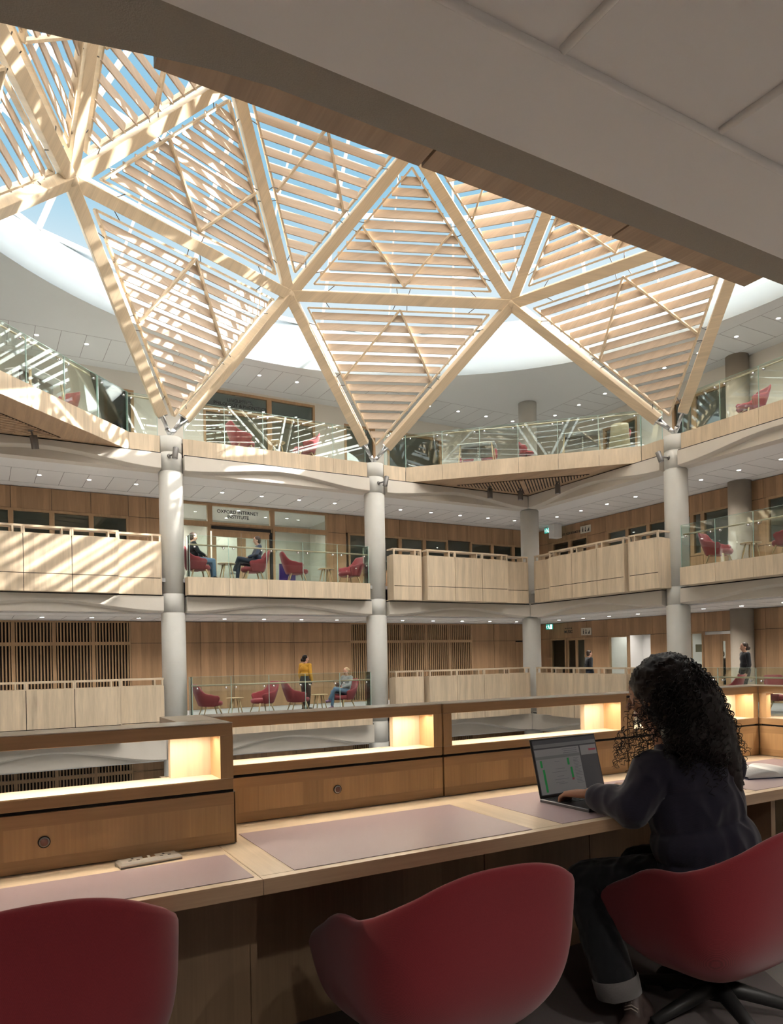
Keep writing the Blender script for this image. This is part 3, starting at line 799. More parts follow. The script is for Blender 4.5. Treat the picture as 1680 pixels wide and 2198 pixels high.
for z, w in ((0.0, 'lower'), (3.8, 'middle')):
    parapet(z, [('y', 8.85, [-9.0, -7.84, -6.77, -5.69, -4.61]), ('y', 9.05, [-4.58, -3.50])], [('x', -4.60, 8.85, 9.1), ('x', -3.50, 9.05, 9.2)],
            'oak parapet of the %s gallery left of the leftmost column' % w)
    parapet(z, [('y', 8.75, [3.42, 4.42]), ('y', 8.95, [4.42, 4.56]), ('y', 8.60, [4.56, 5.60, 6.68, 7.73]), ('y', 8.82, [7.75, 8.79])],
            [('x', 3.42, 8.75, 9.15), ('x', 4.42, 8.75, 8.95), ('x', 4.56, 8.6, 8.95), ('x', 7.73, 8.6, 8.82), ('x', 8.79, 8.82, 9.1)],
            'stepped oak parapet of the %s gallery between the middle column and the far corner' % w)
    parapet(z, [('x', 8.82, [8.52, 7.53]), ('x', 8.60, [7.53, 6.49, 5.42, 4.36]), ('x', 8.80, [4.36, 4.17]), ('x', 8.60, [4.17, 3.12])],
            [('y', 8.52, 8.82, 9.15), ('y', 7.53, 8.6, 8.82), ('y', 4.36, 8.6, 8.8), ('y', 4.17, 8.6, 8.8), ('y', 3.12, 8.6, 9.1)],
            'stepped oak parapet of the %s gallery between the far corner and the right column' % w)

# ------------------------------------------------------------------ glass balustrades
def balustrade(pts, z, label, joints, inw, htop=1.13, hrail=0.90, side=0.10, ends=()):
    """pts = start, end (x,y); joints as fractions; inw = unit vector to the gallery side"""
    a = Vector((*pts[0], 0)); b = Vector((*pts[1], 0)); d = (b - a); iv = Vector((*inw, 0))
    t = thing('glass_balustrade', label, 'balustrade', (a.x, a.y, z))
    Z = Vector((0, 0, 1))
    for u, v in zip(joints, joints[1:]):
        p = a + d * u; q = a + d * v; dn = d.normalized() * 0.006
        m = MB(); m.obox(p + dn + Z * (z + 0.01 + htop / 2), q - dn + Z * (z + 0.01 + htop / 2), 0.018, htop); m.build('glass_pane', M['glass'], t)
    m = MB()
    for u in joints:
        p = a + d * u; m.obox(p + Z * (z + 0.01) , p + Z * (z + htop), 0.012, 0.02, iv)
    m.obox(a + Z * (z + 0.012 + htop), b + Z * (z + 0.012 + htop), 0.019, 0.004)
    m.build('glass_edges', M['glassedge'], t)
    for e in ends:
        p = a + d * e; m = MB(); m.obox(p + Z * (z + 0.01 + htop / 2), p + iv * 0.35 + Z * (z + 0.01 + htop / 2), 0.018, htop); m.build('glass_pane', M['glass'], t)
    r0 = a + iv * side + Z * (z + hrail); r1 = b + iv * side + Z * (z + hrail)
    MB().tube([r0, r1], 0.023, 12).build('handrail', M['pale_x'], t)
    for u, v in zip(joints, joints[1:]):
        for w in (u + 0.13 * (v - u), v - 0.13 * (v - u)):
            p = a + d * w; m = MB()
            m.tube([p - iv * 0.02 + Z * (z + hrail - 0.075), p + iv * 0.02 + Z * (z + hrail - 0.075)], 0.026, 10)
            m.tube([p + iv * 0.01 + Z * (z + hrail - 0.075), p + iv * side + Z * (z + hrail - 0.07), p + iv * side + Z * (z + hrail - 0.02)], 0.009, 8)
            m.build('bracket', M['chrome'], t)
    return t
fr = lambda js: [(x - js[0]) / (js[-1] - js[0]) for x in js]
jm = [-2.80, -1.74, -0.65, 0.45, 1.55, 2.58]; jr = [2.38, 1.35, 0.30, -0.75, -1.8, -2.6]
for z, w in ((0.0, 'lower'), (3.8, 'middle')):
    balustrade(((jm[0], 8.83), (jm[-1], 8.83)), z, 'glass balustrade with oak handrail on the %s gallery, middle bay' % w, fr(jm), (0, 1), ends=(0, 1))
    balustrade(((8.63, jr[0]), (8.63, jr[-1])), z, 'glass balustrade with oak handrail on the %s gallery, at the right edge' % w, fr(jr), (1, 0), ends=(0,))
TH = dict(htop=1.05, hrail=1.00, side=0.07)
j3 = [-2.78, -1.65, -0.52, 0.57, 1.69, 2.78]
balustrade(((j3[0], 9.29), (j3[-1], 9.29)), 7.6, 'glass balustrade of the top gallery between the left and middle columns', fr(j3), (0, 1), **TH)
balustrade(((3.48, 9.29), (4.24, 9.29)), 7.6, 'short glass pane of the top gallery right of the middle column', [0, 1], (0, 1), **TH)
balustrade(((4.24, 9.26), (9.26, 4.24)), 7.6, 'glass balustrade along the chamfered top platform in the far corner', [k / 6 for k in range(7)], (0.7071, 0.7071), **TH)
balustrade(((9.29, 4.24), (9.29, 3.48)), 7.6, 'short glass pane of the top gallery left of the right column', [0, 1], (1, 0), **TH)
j4 = [2.78, 1.62, 0.53, -0.56, -1.7, -2.78]
balustrade(((9.29, j4[0]), (9.29, j4[-1])), 7.6, 'glass balustrade of the top gallery at the right edge', fr(j4), (1, 0), **TH)
balustrade(((-4.24, 9.26), (-9.26, 4.24)), 7.6, 'glass balustrade along the top platform at upper left', [k / 6 for k in range(7)], (-0.7071, 0.7071), **TH)
balustrade(((-3.48, 9.29), (-4.24, 9.29)), 7.6, 'short glass pane of the top gallery left of the leftmost column', [0, 1], (0, 1), **TH)

# ------------------------------------------------------------------ lamps
dl_d = {}
def downlight_proto(power):
    t = thing('downlight', 'small round white downlight in the ceiling', 'ceiling light')
    MB().lathe([(0.045, 0.0), (0.07, 0.0), (0.072, -0.006), (0.045, -0.004)], n=20).build('trim_ring', M['white'], t)
    MB().cyl((0, 0), 0.052, -0.006, -0.003, 20).build('lens', M['lamp'], t)
    ld = bpy.data.lights.new('spot', 'SPOT'); ld.energy = power; ld.spot_size = math.radians(130); ld.spot_blend = 0.9; ld.shadow_soft_size = 0.05; ld.color = (1.0, 0.94, 0.87)
    lo = bpy.data.objects.new('downlight_beam', ld); COL.objects.link(lo); lo.parent = t; lo.location = (0, 0, -0.03)
    return t
DP = downlight_proto(46.0); first = True
def dlight(x, y, z, group, label):
    global first
    t = DP if first else dup(DP); first = False
    t.location = (x, y, z); tag(t, label, 'ceiling light', group); return t
xs = [-6.23 + 1.26 * k for k in range(-4, 15)]
for z, w in ((2.84, 'lower'), (6.70, 'middle'), (10.5, 'top')):
    for x in xs:
        if x > 11.0: continue
        dlight(x, 11.15, z, 'downlights of the %s far gallery' % w, 'round white downlight in the ceiling row of the %s far gallery' % w)
    for k in range(0, 18):
        y = 9.9 - 1.25 * k + (0.0 if z > 3 else 0.0)
        dlight(11.15, y, z, 'downlights of the %s right gallery' % w, 'round white downlight in the ceiling row of the %s right gallery' % w)
for x, y in ((-5.03, 10.25), (1.34, 10.19), (7.8, 10.31)):
    dlight(x, y, -1.2, 'lamps below the lower gallery', 'sparkling lamp under the lower gallery, seen through the parapet slot')
for x in (-9.5, -7.5, -5.5, -3.5, -1.5, 1.5, 4.5, 7.5):
    t = dlight(x, -11.6, 2.84, 'unseen downlights added behind the viewer', 'unseen downlight added behind the viewer to brighten the chairs and floor')
    for c_ in t.children:
        if c_.type == 'LIGHT': c_.data = c_.data.copy(); c_.data.energy = 105  # unseen lamps, turned up to brighten chairs and kneehole
for y in (8.4, 5.2, 4.0, 7.4): dlight(13.6, y, 2.84, 'room lamps on the right, lower', 'downlight in the bright room behind the lower right wall')
for x, y in ((-1.9, 14.2), (0.1, 13.6), (0.1, 15.0), (2.1, 14.2), (-1.9, 15.2)): 
    t = dlight(x, y, 6.70, 'office lamps', 'downlight in the office behind the glazed entrance')
    for c_ in t.children:
        if c_.type == 'LIGHT': c_.data = c_.data.copy(); c_.data.energy = 65; c_.data.spot_size = math.radians(170)

def spotlight(loc, aim, label, wall=None, mat='greym', rad=0.075, length=0.30):
    """cylinder spotlight: aim = direction its mouth points to"""
    t = thing('spotlight', label, 'spotlight', loc)
    p = Vector(loc); d = Vector(aim).normalized()
    m = MB(); m.tube([p - d * length / 2, p - d * (length / 2 - 0.01), p + d * (length / 2 - 0.01), p + d * length / 2], [rad * 0.9, rad, rad, rad * 0.97], 24); m.build('housing', M[mat], t)
    m = MB(); m.tube([p + d * (length / 2 + 0.001), p + d * (length / 2 + 0.004)], rad * 0.8, 20); m.build('lens', M['steel'], t)
    if wall is not None:
        w = Vector(wall); m = MB(); m.tube([p, w], 0.022, 10); dd = (w - p).normalized(); m.tube([w - dd * 0.03, w], 0.062, 20); m.build('bracket', M[mat], t)
    return t
# on the tree columns
ca = Vector((-0.25, -1, 0)).normalized()
spotlight((A[0] + 0.02, A[1] - 0.50, 7.10), (-0.12, 0.0, -1), 'grey cylinder spotlight on the leftmost column below the strut feet', (A[0] - 0.10, A[1] - 0.28, 7.05))
spotlight((B[0] + 0.14, B[1] - 0.52, 7.00), (-0.25, 0.0, -1), 'grey cylinder spotlight on the middle column', (B[0] + 0.0, B[1] - 0.29, 6.97))
spotlight((D[0] - 0.50, D[1] + 0.12, 7.02), (0.15, -0.28, -1), 'grey cylinder spotlight on the right column, tilted', (D[0] - 0.28, D[1] - 0.02, 6.98))
for (x, y), w in (((6.94, 8.45), 'left one of three'), ((8.05, 8.25), 'middle one of three'), ((8.55, 7.0), 'right one of three')):
    spotlight((x, y, 6.88), (0, 0, -1), 'dark cylinder spotlight under the far corner platform, %s' % w, (x, y, 7.11), 'greym', 0.085, 0.30)
spotlight((-6.50, 8.55, 6.86), (0.15, 0.25, -1), 'dark cylinder spotlight under the top left platform', (-6.58, 8.45, 7.12), 'greym', 0.085, 0.32)

# ------------------------------------------------------------------ seats
def tub(hw, db, df, ztb, zta, zb, kb, nth=36, nv=8, sx=1.0, tip=0.0, ex=0.667, zmid=0.5, kp=1.7, drop=0.06, slant=0.0, zst=0.20, prof=None):
    """rows of an upholstered shell open to +y"""
    path = []
    n1 = nth // 2
    L1 = df
    for i in range(8): path.append((-hw * (0.93 + 0.07 * i / 7), df * (1 - i / 8.0), 1.0 - 0.5 * (i / 8.0)))
    for i in range(nth + 1):
        ph = -PI / 2 + PI * i / nth; s, c = math.sin(ph), math.cos(ph)
        x = hw * math.copysign(abs(s) ** ex, s); y = -db * abs(c) ** ex
        path.append((x, y, 0.5 * abs(s) ** 1.5))
    for i in range(1, 9): path.append((hw * (1.0 - 0.07 * i / 8), df * i / 8.0, 0.5 + 0.5 * i / 8.0))
    rows = []
    for v in range(nv + 1):
        vv = v / nv; r = []
        for x, y, w in path:
            q = min(1.0, max(0.0, (w - zst) / (zmid))); q = q * q * (3 - 2 * q)
            zt_ = ztb + (zta - ztb) * q - (drop * max(0, w - 0.85) / 0.15) ** 1.0
            if prof:
                for (w0, z0_), (w1, z1_) in zip(prof, prof[1:]):
                    if w0 <= w <= w1: zt_ = z0_ + (z1_ - z0_) * (w - w0) / (w1 - w0)
            k = 1 - (1 - kb) * vv ** kp
            gg = max(0, w - 0.5) * 2; ky = k * (1 - gg * (slant > 0)) + (1 - slant * vv) * gg * (slant > 0)
            yy = y * ky - (tip * gg * vv if tip else 0)
            r.append((x * k, yy, zt_ + (zb - zt_) * (vv ** 0.92)))
        rows.append(r)
    return rows

def shell_obj(rows, name, mat, parent, th=0.045):
    m = MB(); m.grid(rows, True)
    o = m.build(name, mat, parent)
    s = o.modifiers.new('s', 'SOLIDIFY'); s.thickness = th; s.offset = 1.0
    # solid side must be the inner one
    u = o.modifiers.new('u', 'SUBSURF'); u.levels = 1; u.render_levels = 1
    bake(o); o.data.polygons.foreach_set('use_smooth', [True] * len(o.data.polygons))
    return o

def lounge_chair_proto():
    t = thing('lounge_chair', 'x', 'armchair')
    rows = tub(0.34, 0.34, 0.20, 0.94, 0.60, 0.30, 0.72, 28, 6, tip=0.05, zmid=0.38)
    # lean the back
    rows = [[(x, y - (0.16 * max(0, z - 0.35) if y < 0 else 0), z) for x, y, z in r] for r in rows]
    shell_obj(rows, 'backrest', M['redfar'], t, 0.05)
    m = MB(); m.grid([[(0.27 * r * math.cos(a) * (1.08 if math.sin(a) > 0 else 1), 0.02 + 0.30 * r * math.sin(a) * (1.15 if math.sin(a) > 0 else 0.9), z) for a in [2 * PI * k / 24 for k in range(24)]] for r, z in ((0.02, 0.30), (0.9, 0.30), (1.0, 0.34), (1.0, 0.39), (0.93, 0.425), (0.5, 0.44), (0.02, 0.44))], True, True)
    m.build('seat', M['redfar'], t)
    for sx_ in (-1, 1):
        for sy_ in (-1, 1):
            m = MB(); m.tube([(0.20 * sx_, 0.17 * sy_ + 0.02, 0.31), (0.27 * sx_, 0.27 * sy_ + 0.02, 0.0)], [0.024, 0.013], 10); m.build('leg', M['legwood'], t)
    m = MB(); m.tube([(0.20, 0.19, 0.29), (-0.20, 0.19, 0.29)], 0.013, 8); m.tube([(0.20, -0.15, 0.29), (-0.20, -0.15, 0.29)], 0.013, 8); m.build('seat_frame', M['legwood'], t)
    return t
def stool_proto():
    t = thing('side_table', 'x', 'table')
    MB().lathe([(0.0001, 0.475), (0.235, 0.475), (0.25, 0.485), (0.25, 0.497), (0.0001, 0.50)], n=32).build('tabletop', M['legwood'], t)
    for k in range(4):
        a = PI / 4 + k * PI / 2; c, s = math.cos(a), math.sin(a)
        m = MB(); m.tube([(0.12 * c, 0.12 * s, 0.476), (0.235 * c, 0.235 * s, 0)], [0.022, 0.013], 10); m.build('leg', M['legwood'], t)
    return t
LC = lounge_chair_proto(); ST = stool_proto(); usedL = usedS = False
def lounge(x, y, z, rz, label, group='red lounge chairs'):
    global usedL
    t = LC if not usedL else dup(LC); usedL = True
    place(t, (x, y, z), rz); tag(t, label, 'armchair', group); return t
def stool(x, y, z, label, rz=0.0):
    global usedS
    t = ST if not usedS else dup(ST); usedS = True
    place(t, (x, y, z), rz); tag(t, label, 'side table', 'round oak side tables'); return t
R_ = -PI / 2; L_ = PI / 2        # facing +x / facing -x
lounge(-2.12, 9.62, 0, R_ - 0.0, 'red armchair on the lower gallery beside the left column, facing right')
lounge(-0.50, 9.80, 0, L_ + 0.15, 'red armchair on the lower gallery facing left, back to back with another')
lounge(0.52, 9.62, 0, R_ - 0.1, 'red armchair on the lower gallery facing the standing woman in yellow')
lounge(2.05, 9.65, 0, L_ + 0.35, 'red armchair on the lower gallery with a woman in grey sitting in it')
stool(-1.36, 9.70, 0, 'round oak side table on the lower gallery between two empty red armchairs')
stool(1.15, 9.42, 0, 'round oak side table on the lower gallery in front of the woman in yellow')
lounge(-2.40, 9.60, 3.8, R_, 'red armchair on the middle gallery partly behind the left column, man sitting in it')
lounge(-0.80, 9.52, 3.8, L_ - 0.1, 'red armchair on the middle gallery with a man in a blue shirt sitting in it')
lounge(0.50, 9.50, 3.8, R_ - 0.25, 'empty red armchair on the middle gallery facing right, left of a side table')
lounge(2.30, 9.55, 3.8, L_ + 0.1, 'empty red armchair on the middle gallery beside the middle column, facing left')
stool(-1.62, 9.42, 3.8, 'round oak side table on the middle gallery between two seated men')
stool(1.50, 9.55, 3.8, 'round oak side table on the middle gallery between two empty armchairs')
lounge(-0.85, 10.15, 7.6, R_, 'red armchair on the top gallery behind glass, facing right')
lounge(1.10, 10.1, 7.6, L_, 'red armchair on the top gallery behind glass, facing left')
stool(0.17, 10.0, 7.6, 'round oak side table on the top gallery between two red armchairs')
lounge(9.25, 1.72, 3.8, PI + 0.25, 'red armchair on the middle right gallery beside the right column')
lounge(9.30, -0.15, 3.8, 0.15, 'red armchair on the middle right gallery, back to the right edge')
stool(9.35, 0.86, 3.8, 'oak side table on the middle right gallery between two red armchairs')
lounge(9.9, 2.05, 0, 0.3, 'red armchair on the lower right gallery right of the reader\'s hair')
lounge(9.85, 0.35, 0, PI - 0.3, 'red armchair on the lower right gallery at the right edge of the picture')
stool(10.0, 1.15, 0, 'oak side table on the lower right gallery between two red armchairs')
lounge(10.1, 1.3, 7.6, 1.2, 'red armchair on the top gallery at the right edge, behind sunlit glass')
lounge(10.1, -0.3, 7.6, 1.8, 'red armchair on the top gallery beyond the right edge')

def work_desk(x, y, z, rz, label):
    t = thing('work_desk', label, 'desk', (0, 0, 0), 0, 'white desks on the top platforms')
    MB().box(-0.6, 0.6, -0.35, 0.35, 0.715, 0.74).build('desktop', M['white'], t, 0.008)
    MB().box(-0.52, 0.52, -0.02, 0.02, 0.33, 0.70).build('modesty_panel', M['greym'], t)
    for sx_ in (-1, 1):
        for sy_ in (-1, 1):
            m = MB(); m.obox((0.50 * sx_, 0.27 * sy_, 0.71), (0.57 * sx_, 0.33 * sy_, 0.0), 0.05, 0.035, (1, 0, 0)); m.build('leg', M['legwood'], t)
    m = MB()
    for k in range(12): m.box(0.03 - 0.02, 0.03 + 0.02, -0.03 + 0.0, 0.02, 0.02 + k * 0.056, 0.055 + k * 0.056)
    m.build('cable_spine', M['white'], t)
    return place(t, (x, y, z), rz)
def swivel_proto():
    t = thing('swivel_chair', 'x', 'office chair')
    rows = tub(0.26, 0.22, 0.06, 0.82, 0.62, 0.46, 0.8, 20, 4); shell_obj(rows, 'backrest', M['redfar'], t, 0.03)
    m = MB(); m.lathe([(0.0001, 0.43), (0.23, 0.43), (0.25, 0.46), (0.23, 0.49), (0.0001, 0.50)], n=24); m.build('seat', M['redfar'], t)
    MB().tube([(0, 0, 0.06), (0, 0, 0.43)], 0.025, 12).build('gas_lift', M['blackm'], t)
    for k in range(5):
        a = 2 * PI * k / 5; MB().tube([(0, 0, 0.09), (0.27 * math.cos(a), 0.27 * math.sin(a), 0.03)], [0.028, 0.016], 8).build('base_leg', M['greym'], t)
    return t
SW = swivel_proto(); usedW = False
def swivel(x, y, z, rz, label):
    global usedW
    t = SW if not usedW else dup(SW); usedW = True
    place(t, (x, y, z), rz); tag(t, label, 'office chair', 'dark red swivel chairs at the top desks'); return t
q = math.radians(-45)
work_desk(6.35, 8.30, 7.6, q, 'white desk with ash legs on the far corner platform, left one')
work_desk(8.60, 5.95, 7.6, q, 'white desk with ash legs on the far corner platform, right one')
swivel(7.15, 8.75, 7.6, q + 0.4, 'dark red swivel chair behind the left desk of the far corner platform')
swivel(6.6, 9.3, 7.6, q + 2.6, 'dark red swivel chair behind the left desk, farther from the glass')
swivel(7.75, 7.55, 7.6, q - 1.6, 'dark red swivel chair between the two desks of the far corner platform')
coatc = swivel(9.35, 5.05, 7.6, q + 2.9, 'dark red swivel chair by the right desk with a beige coat on its back')
work_desk(-6.45, 8.25, 7.6, -q, 'white desk with ash legs on the top left platform')
swivel(-5.70, 9.05, 7.6, 2.3, 'dark red swivel chair on the top left platform, nearer the leftmost column')
swivel(-6.55, 9.25, 7.6, 3.0, 'dark red swivel chair on the top left platform, behind the desk')
swivel(-7.7, 7.7, 7.6, 1.0, 'swivel chair on the top left platform at the left edge of the picture')
# the coat
m = MB(); rows = []
for i in range(9):
    v = i / 8; r = []
    for k in range(25):
        a = PI + (k / 24 - 0.5) * 3.9
        wv = 1 + 0.05 * math.sin(k * 1.7) * v
        r.append((9.32 + (0.30 + 0.08 * v) * math.cos(a + q + 0.35) * wv, 5.02 + (0.30 + 0.08 * v) * math.sin(a + q + 0.35) * wv, 7.6 + 0.88 - 0.80 * v - 0.03 * abs(k - 12) / 12 * (1 - v)))
    rows.append(r)
m.grid(rows, True); coat_m = plain('beige_coat', (0.52, 0.44, 0.30), 0.9, bump=0.3, bscale=30)
o = m.build('coat', coat_m); s_ = o.modifiers.new('s', 'SOLIDIFY'); s_.thickness = 0.02
tag(o, 'beige coat hung over a chair back on the far corner platform', 'coat')

# ------------------------------------------------------------------ doors, signs
def text_mesh(txt, size, name, mat, parent, loc, rot, depth=0.002, align='CENTER'):
    cu = bpy.data.curves.new(name, 'FONT'); cu.body = txt; cu.size = size; cu.extrude = depth; cu.align_x = align; cu.space_line = 1.0; cu.offset = size * 0.012
    tmp = bpy.data.objects.new(name, cu); COL.objects.link(tmp)
    dg = bpy.context.evaluated_depsgraph_get(); dg.update()
    me = bpy.data.meshes.new_from_object(tmp.evaluated_get(dg)); bpy.data.objects.remove(tmp, do_unlink=True)
    me.materials.clear(); me.materials.append(mat)
    o = bpy.data.objects.new(name, me); COL.objects.link(o); o.location = loc; o.rotation_euler = rot
    if parent: o.parent = parent; o.location = Vector(loc) - wloc(parent)
    return o
XR = (PI / 2, 0, 0); YR = (PI / 2, 0, -PI / 2)
tag(text_mesh('OXFORD INTERNET\nINSTITUTE', 0.155, 'sign_lettering', M['ink'], None, (-0.20, 12.733, 6.40), XR), 'two lines of black capital letters on the glass above the entrance doors, middle gallery', 'sign')
tag(text_mesh('LINGUISTICS,\nPHILOLOGY & PHONETICS', 0.15, 'sign_lettering', M['ink'], None, (-0.05, 12.733, 10.10), XR), 'black letters on the glazing of the top gallery, right of the leftmost strut feet', 'sign')
tag(text_mesh('FACULTY OF', 0.06, 'sign_lettering', plain('faded_ink', (0.25, 0.22, 0.18), 0.8), None, (-0.05, 12.733, 10.29), XR), 'small faded letters above the lettering on the top gallery glazing', 'sign')
tag(text_mesh('INSTITUTE FOR ETHICS IN AI', 0.125, 'sign_lettering', M['ink'], None, (12.69, 10.9, 6.30), YR), 'line of dark letters on the oak wall in the far corner, middle gallery', 'sign')
tag(text_mesh('MUSIC', 0.16, 'sign_lettering', M['ink'], None, (12.69, 11.05, 2.40), YR), 'dark letters MUSIC on the oak wall above a door', 'sign')
tag(text_mesh('FACULTY OF', 0.07, 'sign_lettering', M['ink'], None, (12.69, 11.05, 2.56), YR), 'small letters FACULTY OF above MUSIC', 'sign')
M['exit'] = emit('exit_sign_green', (0.02, 0.26, 0.20), 0.6); M['exitw'] = emit('exit_sign_white', (0.8, 1.0, 0.95), 0.9)
def exit_sign(x, y, z, label):
    t = thing('exit_sign', label, 'sign', (x, y, z), 0, 'green running man exit signs')
    MB().box(x, x + 0.03, y - 0.19, y + 0.19, z - 0.10, z + 0.10).build('panel', M['exit'], t)
    m = MB(); m.box(x - 0.003, x - 0.001, y - 0.17, y - 0.06, z - 0.085, z + 0.085)      # door
    # running figure and arrow
    m.ell((x - 0.002, y + 0.045, z + 0.062), (0.002, 0.018, 0.018), 10, 6)
    for a, b, w in (((0.045, 0.04), (0.02, -0.02), 0.03), ((0.04, 0.035), (-0.005, 0.005), 0.014), ((0.045, 0.03), (0.09, 0.02), 0.014), ((0.02, -0.02), (-0.02, -0.045), 0.018), ((-0.02, -0.045), (-0.025, -0.085), 0.016), ((0.025, -0.02), (0.055, -0.055), 0.018), ((0.055, -0.055), (0.09, -0.06), 0.015)):
        m.obox((x - 0.002, y + a[0], z + a[1]), (x - 0.002, y + b[0], z + b[1]), 0.002, w, (0, b[1] - a[1] + 0.001, -(b[0] - a[0]) + 0.001))
    m.obox((x - 0.002, y + 0.15, z + 0.05), (x - 0.002, y + 0.15, z - 0.05), 0.002, 0.02, (0, 1, 0))
    m.build('running_man', M['exitw'], t)
    m = MB(); m.tube([(x + 0.015, y - 0.12, z + 0.10), (x + 0.015, y - 0.12, z + 0.16)], 0.006, 6); m.tube([(x + 0.015, y + 0.12, z + 0.10), (x + 0.015, y + 0.12, z + 0.16)], 0.006, 6); m.build('hanger', M['greym'], t)
exit_sign(12.2, 11.60, 6.54, 'lit green exit sign hanging in the far corner of the middle gallery')
exit_sign(12.2, 11.62, 2.67, 'lit green exit sign hanging in the far corner of the lower gallery')
def wc_sign(x, y, z, label):
    t = thing('toilet_sign', label, 'sign', (x, y, z), 0, 'cream toilet signs')
    MB().box(x, x + 0.02, y - 0.27, y + 0.27, z - 0.14, z + 0.14).build('plate', plain('cream_plate', (0.62, 0.58, 0.48), 0.6), t)
    m = MB(); X0, X1 = x - 0.003, x - 0.001
    m.box(X0, X1, y + 0.115, y + 0.165, z - 0.09, z + 0.045); m.ell((x - 0.002, y + 0.14, z + 0.075), (0.002, 0.02, 0.02), 10, 6)
    m.box(X0, X1, y - 0.03, y + 0.035, z - 0.09, z - 0.01); m.box(X0, X1, y - 0.02, y + 0.025, z + 0.01, z + 0.05); m.ell((x - 0.002, y + 0.003, z + 0.075), (0.002, 0.02, 0.02), 10, 6)
    m.add([(X0, y - 0.09, z - 0.09), (X0, y - 0.20, z - 0.09), (X0, y - 0.20, z + 0.07)], [(0, 1, 2)])
    m.build('pictograms', M['ink'], t)
wc_sign(12.66, 9.98, 6.36, 'cream toilet sign with black pictograms on the middle gallery wall')
wc_sign(12.66, 10.05, 2.42, 'cream toilet sign with black pictograms on the lower gallery wall')
MB()
o = MB().box(11.95, 12.35, 10.95, 11.25, 6.15, 6.69).build('screen_housing', M['white']); tag(o, 'small white box hanging from the ceiling before the dark lettering in the far corner', 'ceiling fixture')
def leaf(a, b, z, side, label, slot=True, mat='wall_v', d=0.0, h=2.1, rot=None, pos=None):
    """door leaf with a narrow vision panel"""
    w = abs(b - a)
    t = thing('door_leaf', label, 'door')
    m = MB(); s0, s1 = w * 0.68, w * 0.68 + 0.11
    m.box(0, s0, 0, 0.05, 0, h); m.box(s1, w, 0, 0.05, 0, h); m.box(s0, s1, 0, 0.05, 0, 0.5); m.box(s0, s1, 0, 0.05, h - 0.22, h)
    m.build('leaf', M[mat], t)
    MB().box(s0, s1, 0.02, 0.03, 0.5, h - 0.22).build('vision_panel', M['winglass'], t)
    m = MB(); m.tube([(w - 0.06, -0.05, 1.0), (w - 0.16, -0.05, 1.0)], 0.01, 8); m.tube([(w - 0.06, -0.05, 1.0), (w - 0.06, 0.0, 1.0)], 0.01, 8); m.build('door_handle', M['steel'], t)
    return t
place(leaf(0, 0.9, 0, 'far', 'oak door with a narrow glass slot at the right end of the lower far gallery'), (11.38, 12.72, 0.0), 0)
place(leaf(0, 0.95, 0, 'right', 'oak door with narrow glass slot right of the right column, lower gallery'), (12.72, 4.83, 0.0), -PI / 2)
place(leaf(0, 0.8, 0, 'right', 'open oak door leaf standing ajar in a bright doorway, lower gallery'), (13.62, 7.2, 0.0), -PI / 2 - 0.5 + PI)
# dark double door under MUSIC
t = thing('glazed_door', 'dark glazed double door under the MUSIC lettering', 'door', (12.7, 10.65, 0))
m = MB()
for a, b in ((10.15, 10.65), (10.65, 11.15)):
    for q_ in ((a, b, 2.1, 2.2), (a, b, 0, 0.1), (a, a + 0.06, 0.1, 2.1), (b - 0.06, b, 0.1, 2.1)): m.box(12.72, 12.78, q_[0], q_[1], q_[2], q_[3])
m.build('door_frame', M['wall_x'], t)
MB().box(12.74, 12.75, 10.2, 11.1, 0.1, 2.1).build('door_glass', M['winglass'], t)
# entrance doors of the institute
t = thing('glazed_door', 'oak framed glazed double door under two lines of black lettering, middle gallery', 'door', (-0.1, 12.75, 3.8))
for a, b in ((-1.07, -0.10), (-0.08, 0.88)):
    m = MB()
    for q_ in ((a, b, 5.62, 5.80), (a, b, 3.8, 3.95), (a, a + 0.13, 3.95, 5.62), (b - 0.13, b, 3.95, 5.62)): m.box(q_[0], q_[1], 12.74, 12.79, q_[2], q_[3])
    m.build('door_frame', M['wall_x'], t)
    MB().box(a + 0.13, b - 0.13, 12.76, 12.77, 3.95, 5.62).build('door_glass', M['winglass'], t)
m = MB(); m.box(-1.1, 0.93, 12.70, 12.80, 5.86, 5.96); m.box(0.89, 0.97, 12.70, 12.80, 3.8, 5.86); m.build('door_head', M['black'], t)
m = MB(); m.box(-1.15, 0.98, 12.72, 12.80, 5.80, 6.0); structure(m, 'trim_%d' % trn, M['wall_x'])
o = MB().box(1.55, 2.15, 13.6, 13.64, 4.35, 4.95).build('person_panel', plain('violet_panel', (0.10, 0.03, 0.35), 0.6)); tag(o, 'violet panel standing in for a person in purple behind the middle gallery glazing', 'board')  # flat violet panel in place of a person in purple
o = MB().box(12.83, 12.84, 4.98, 5.26, 1.55, 1.80).build('wall_notice', plain('notice', (0.35, 0.33, 0.25), 0.7)); tag(o, 'small framed notice beside the oak door right of the right column', 'notice')

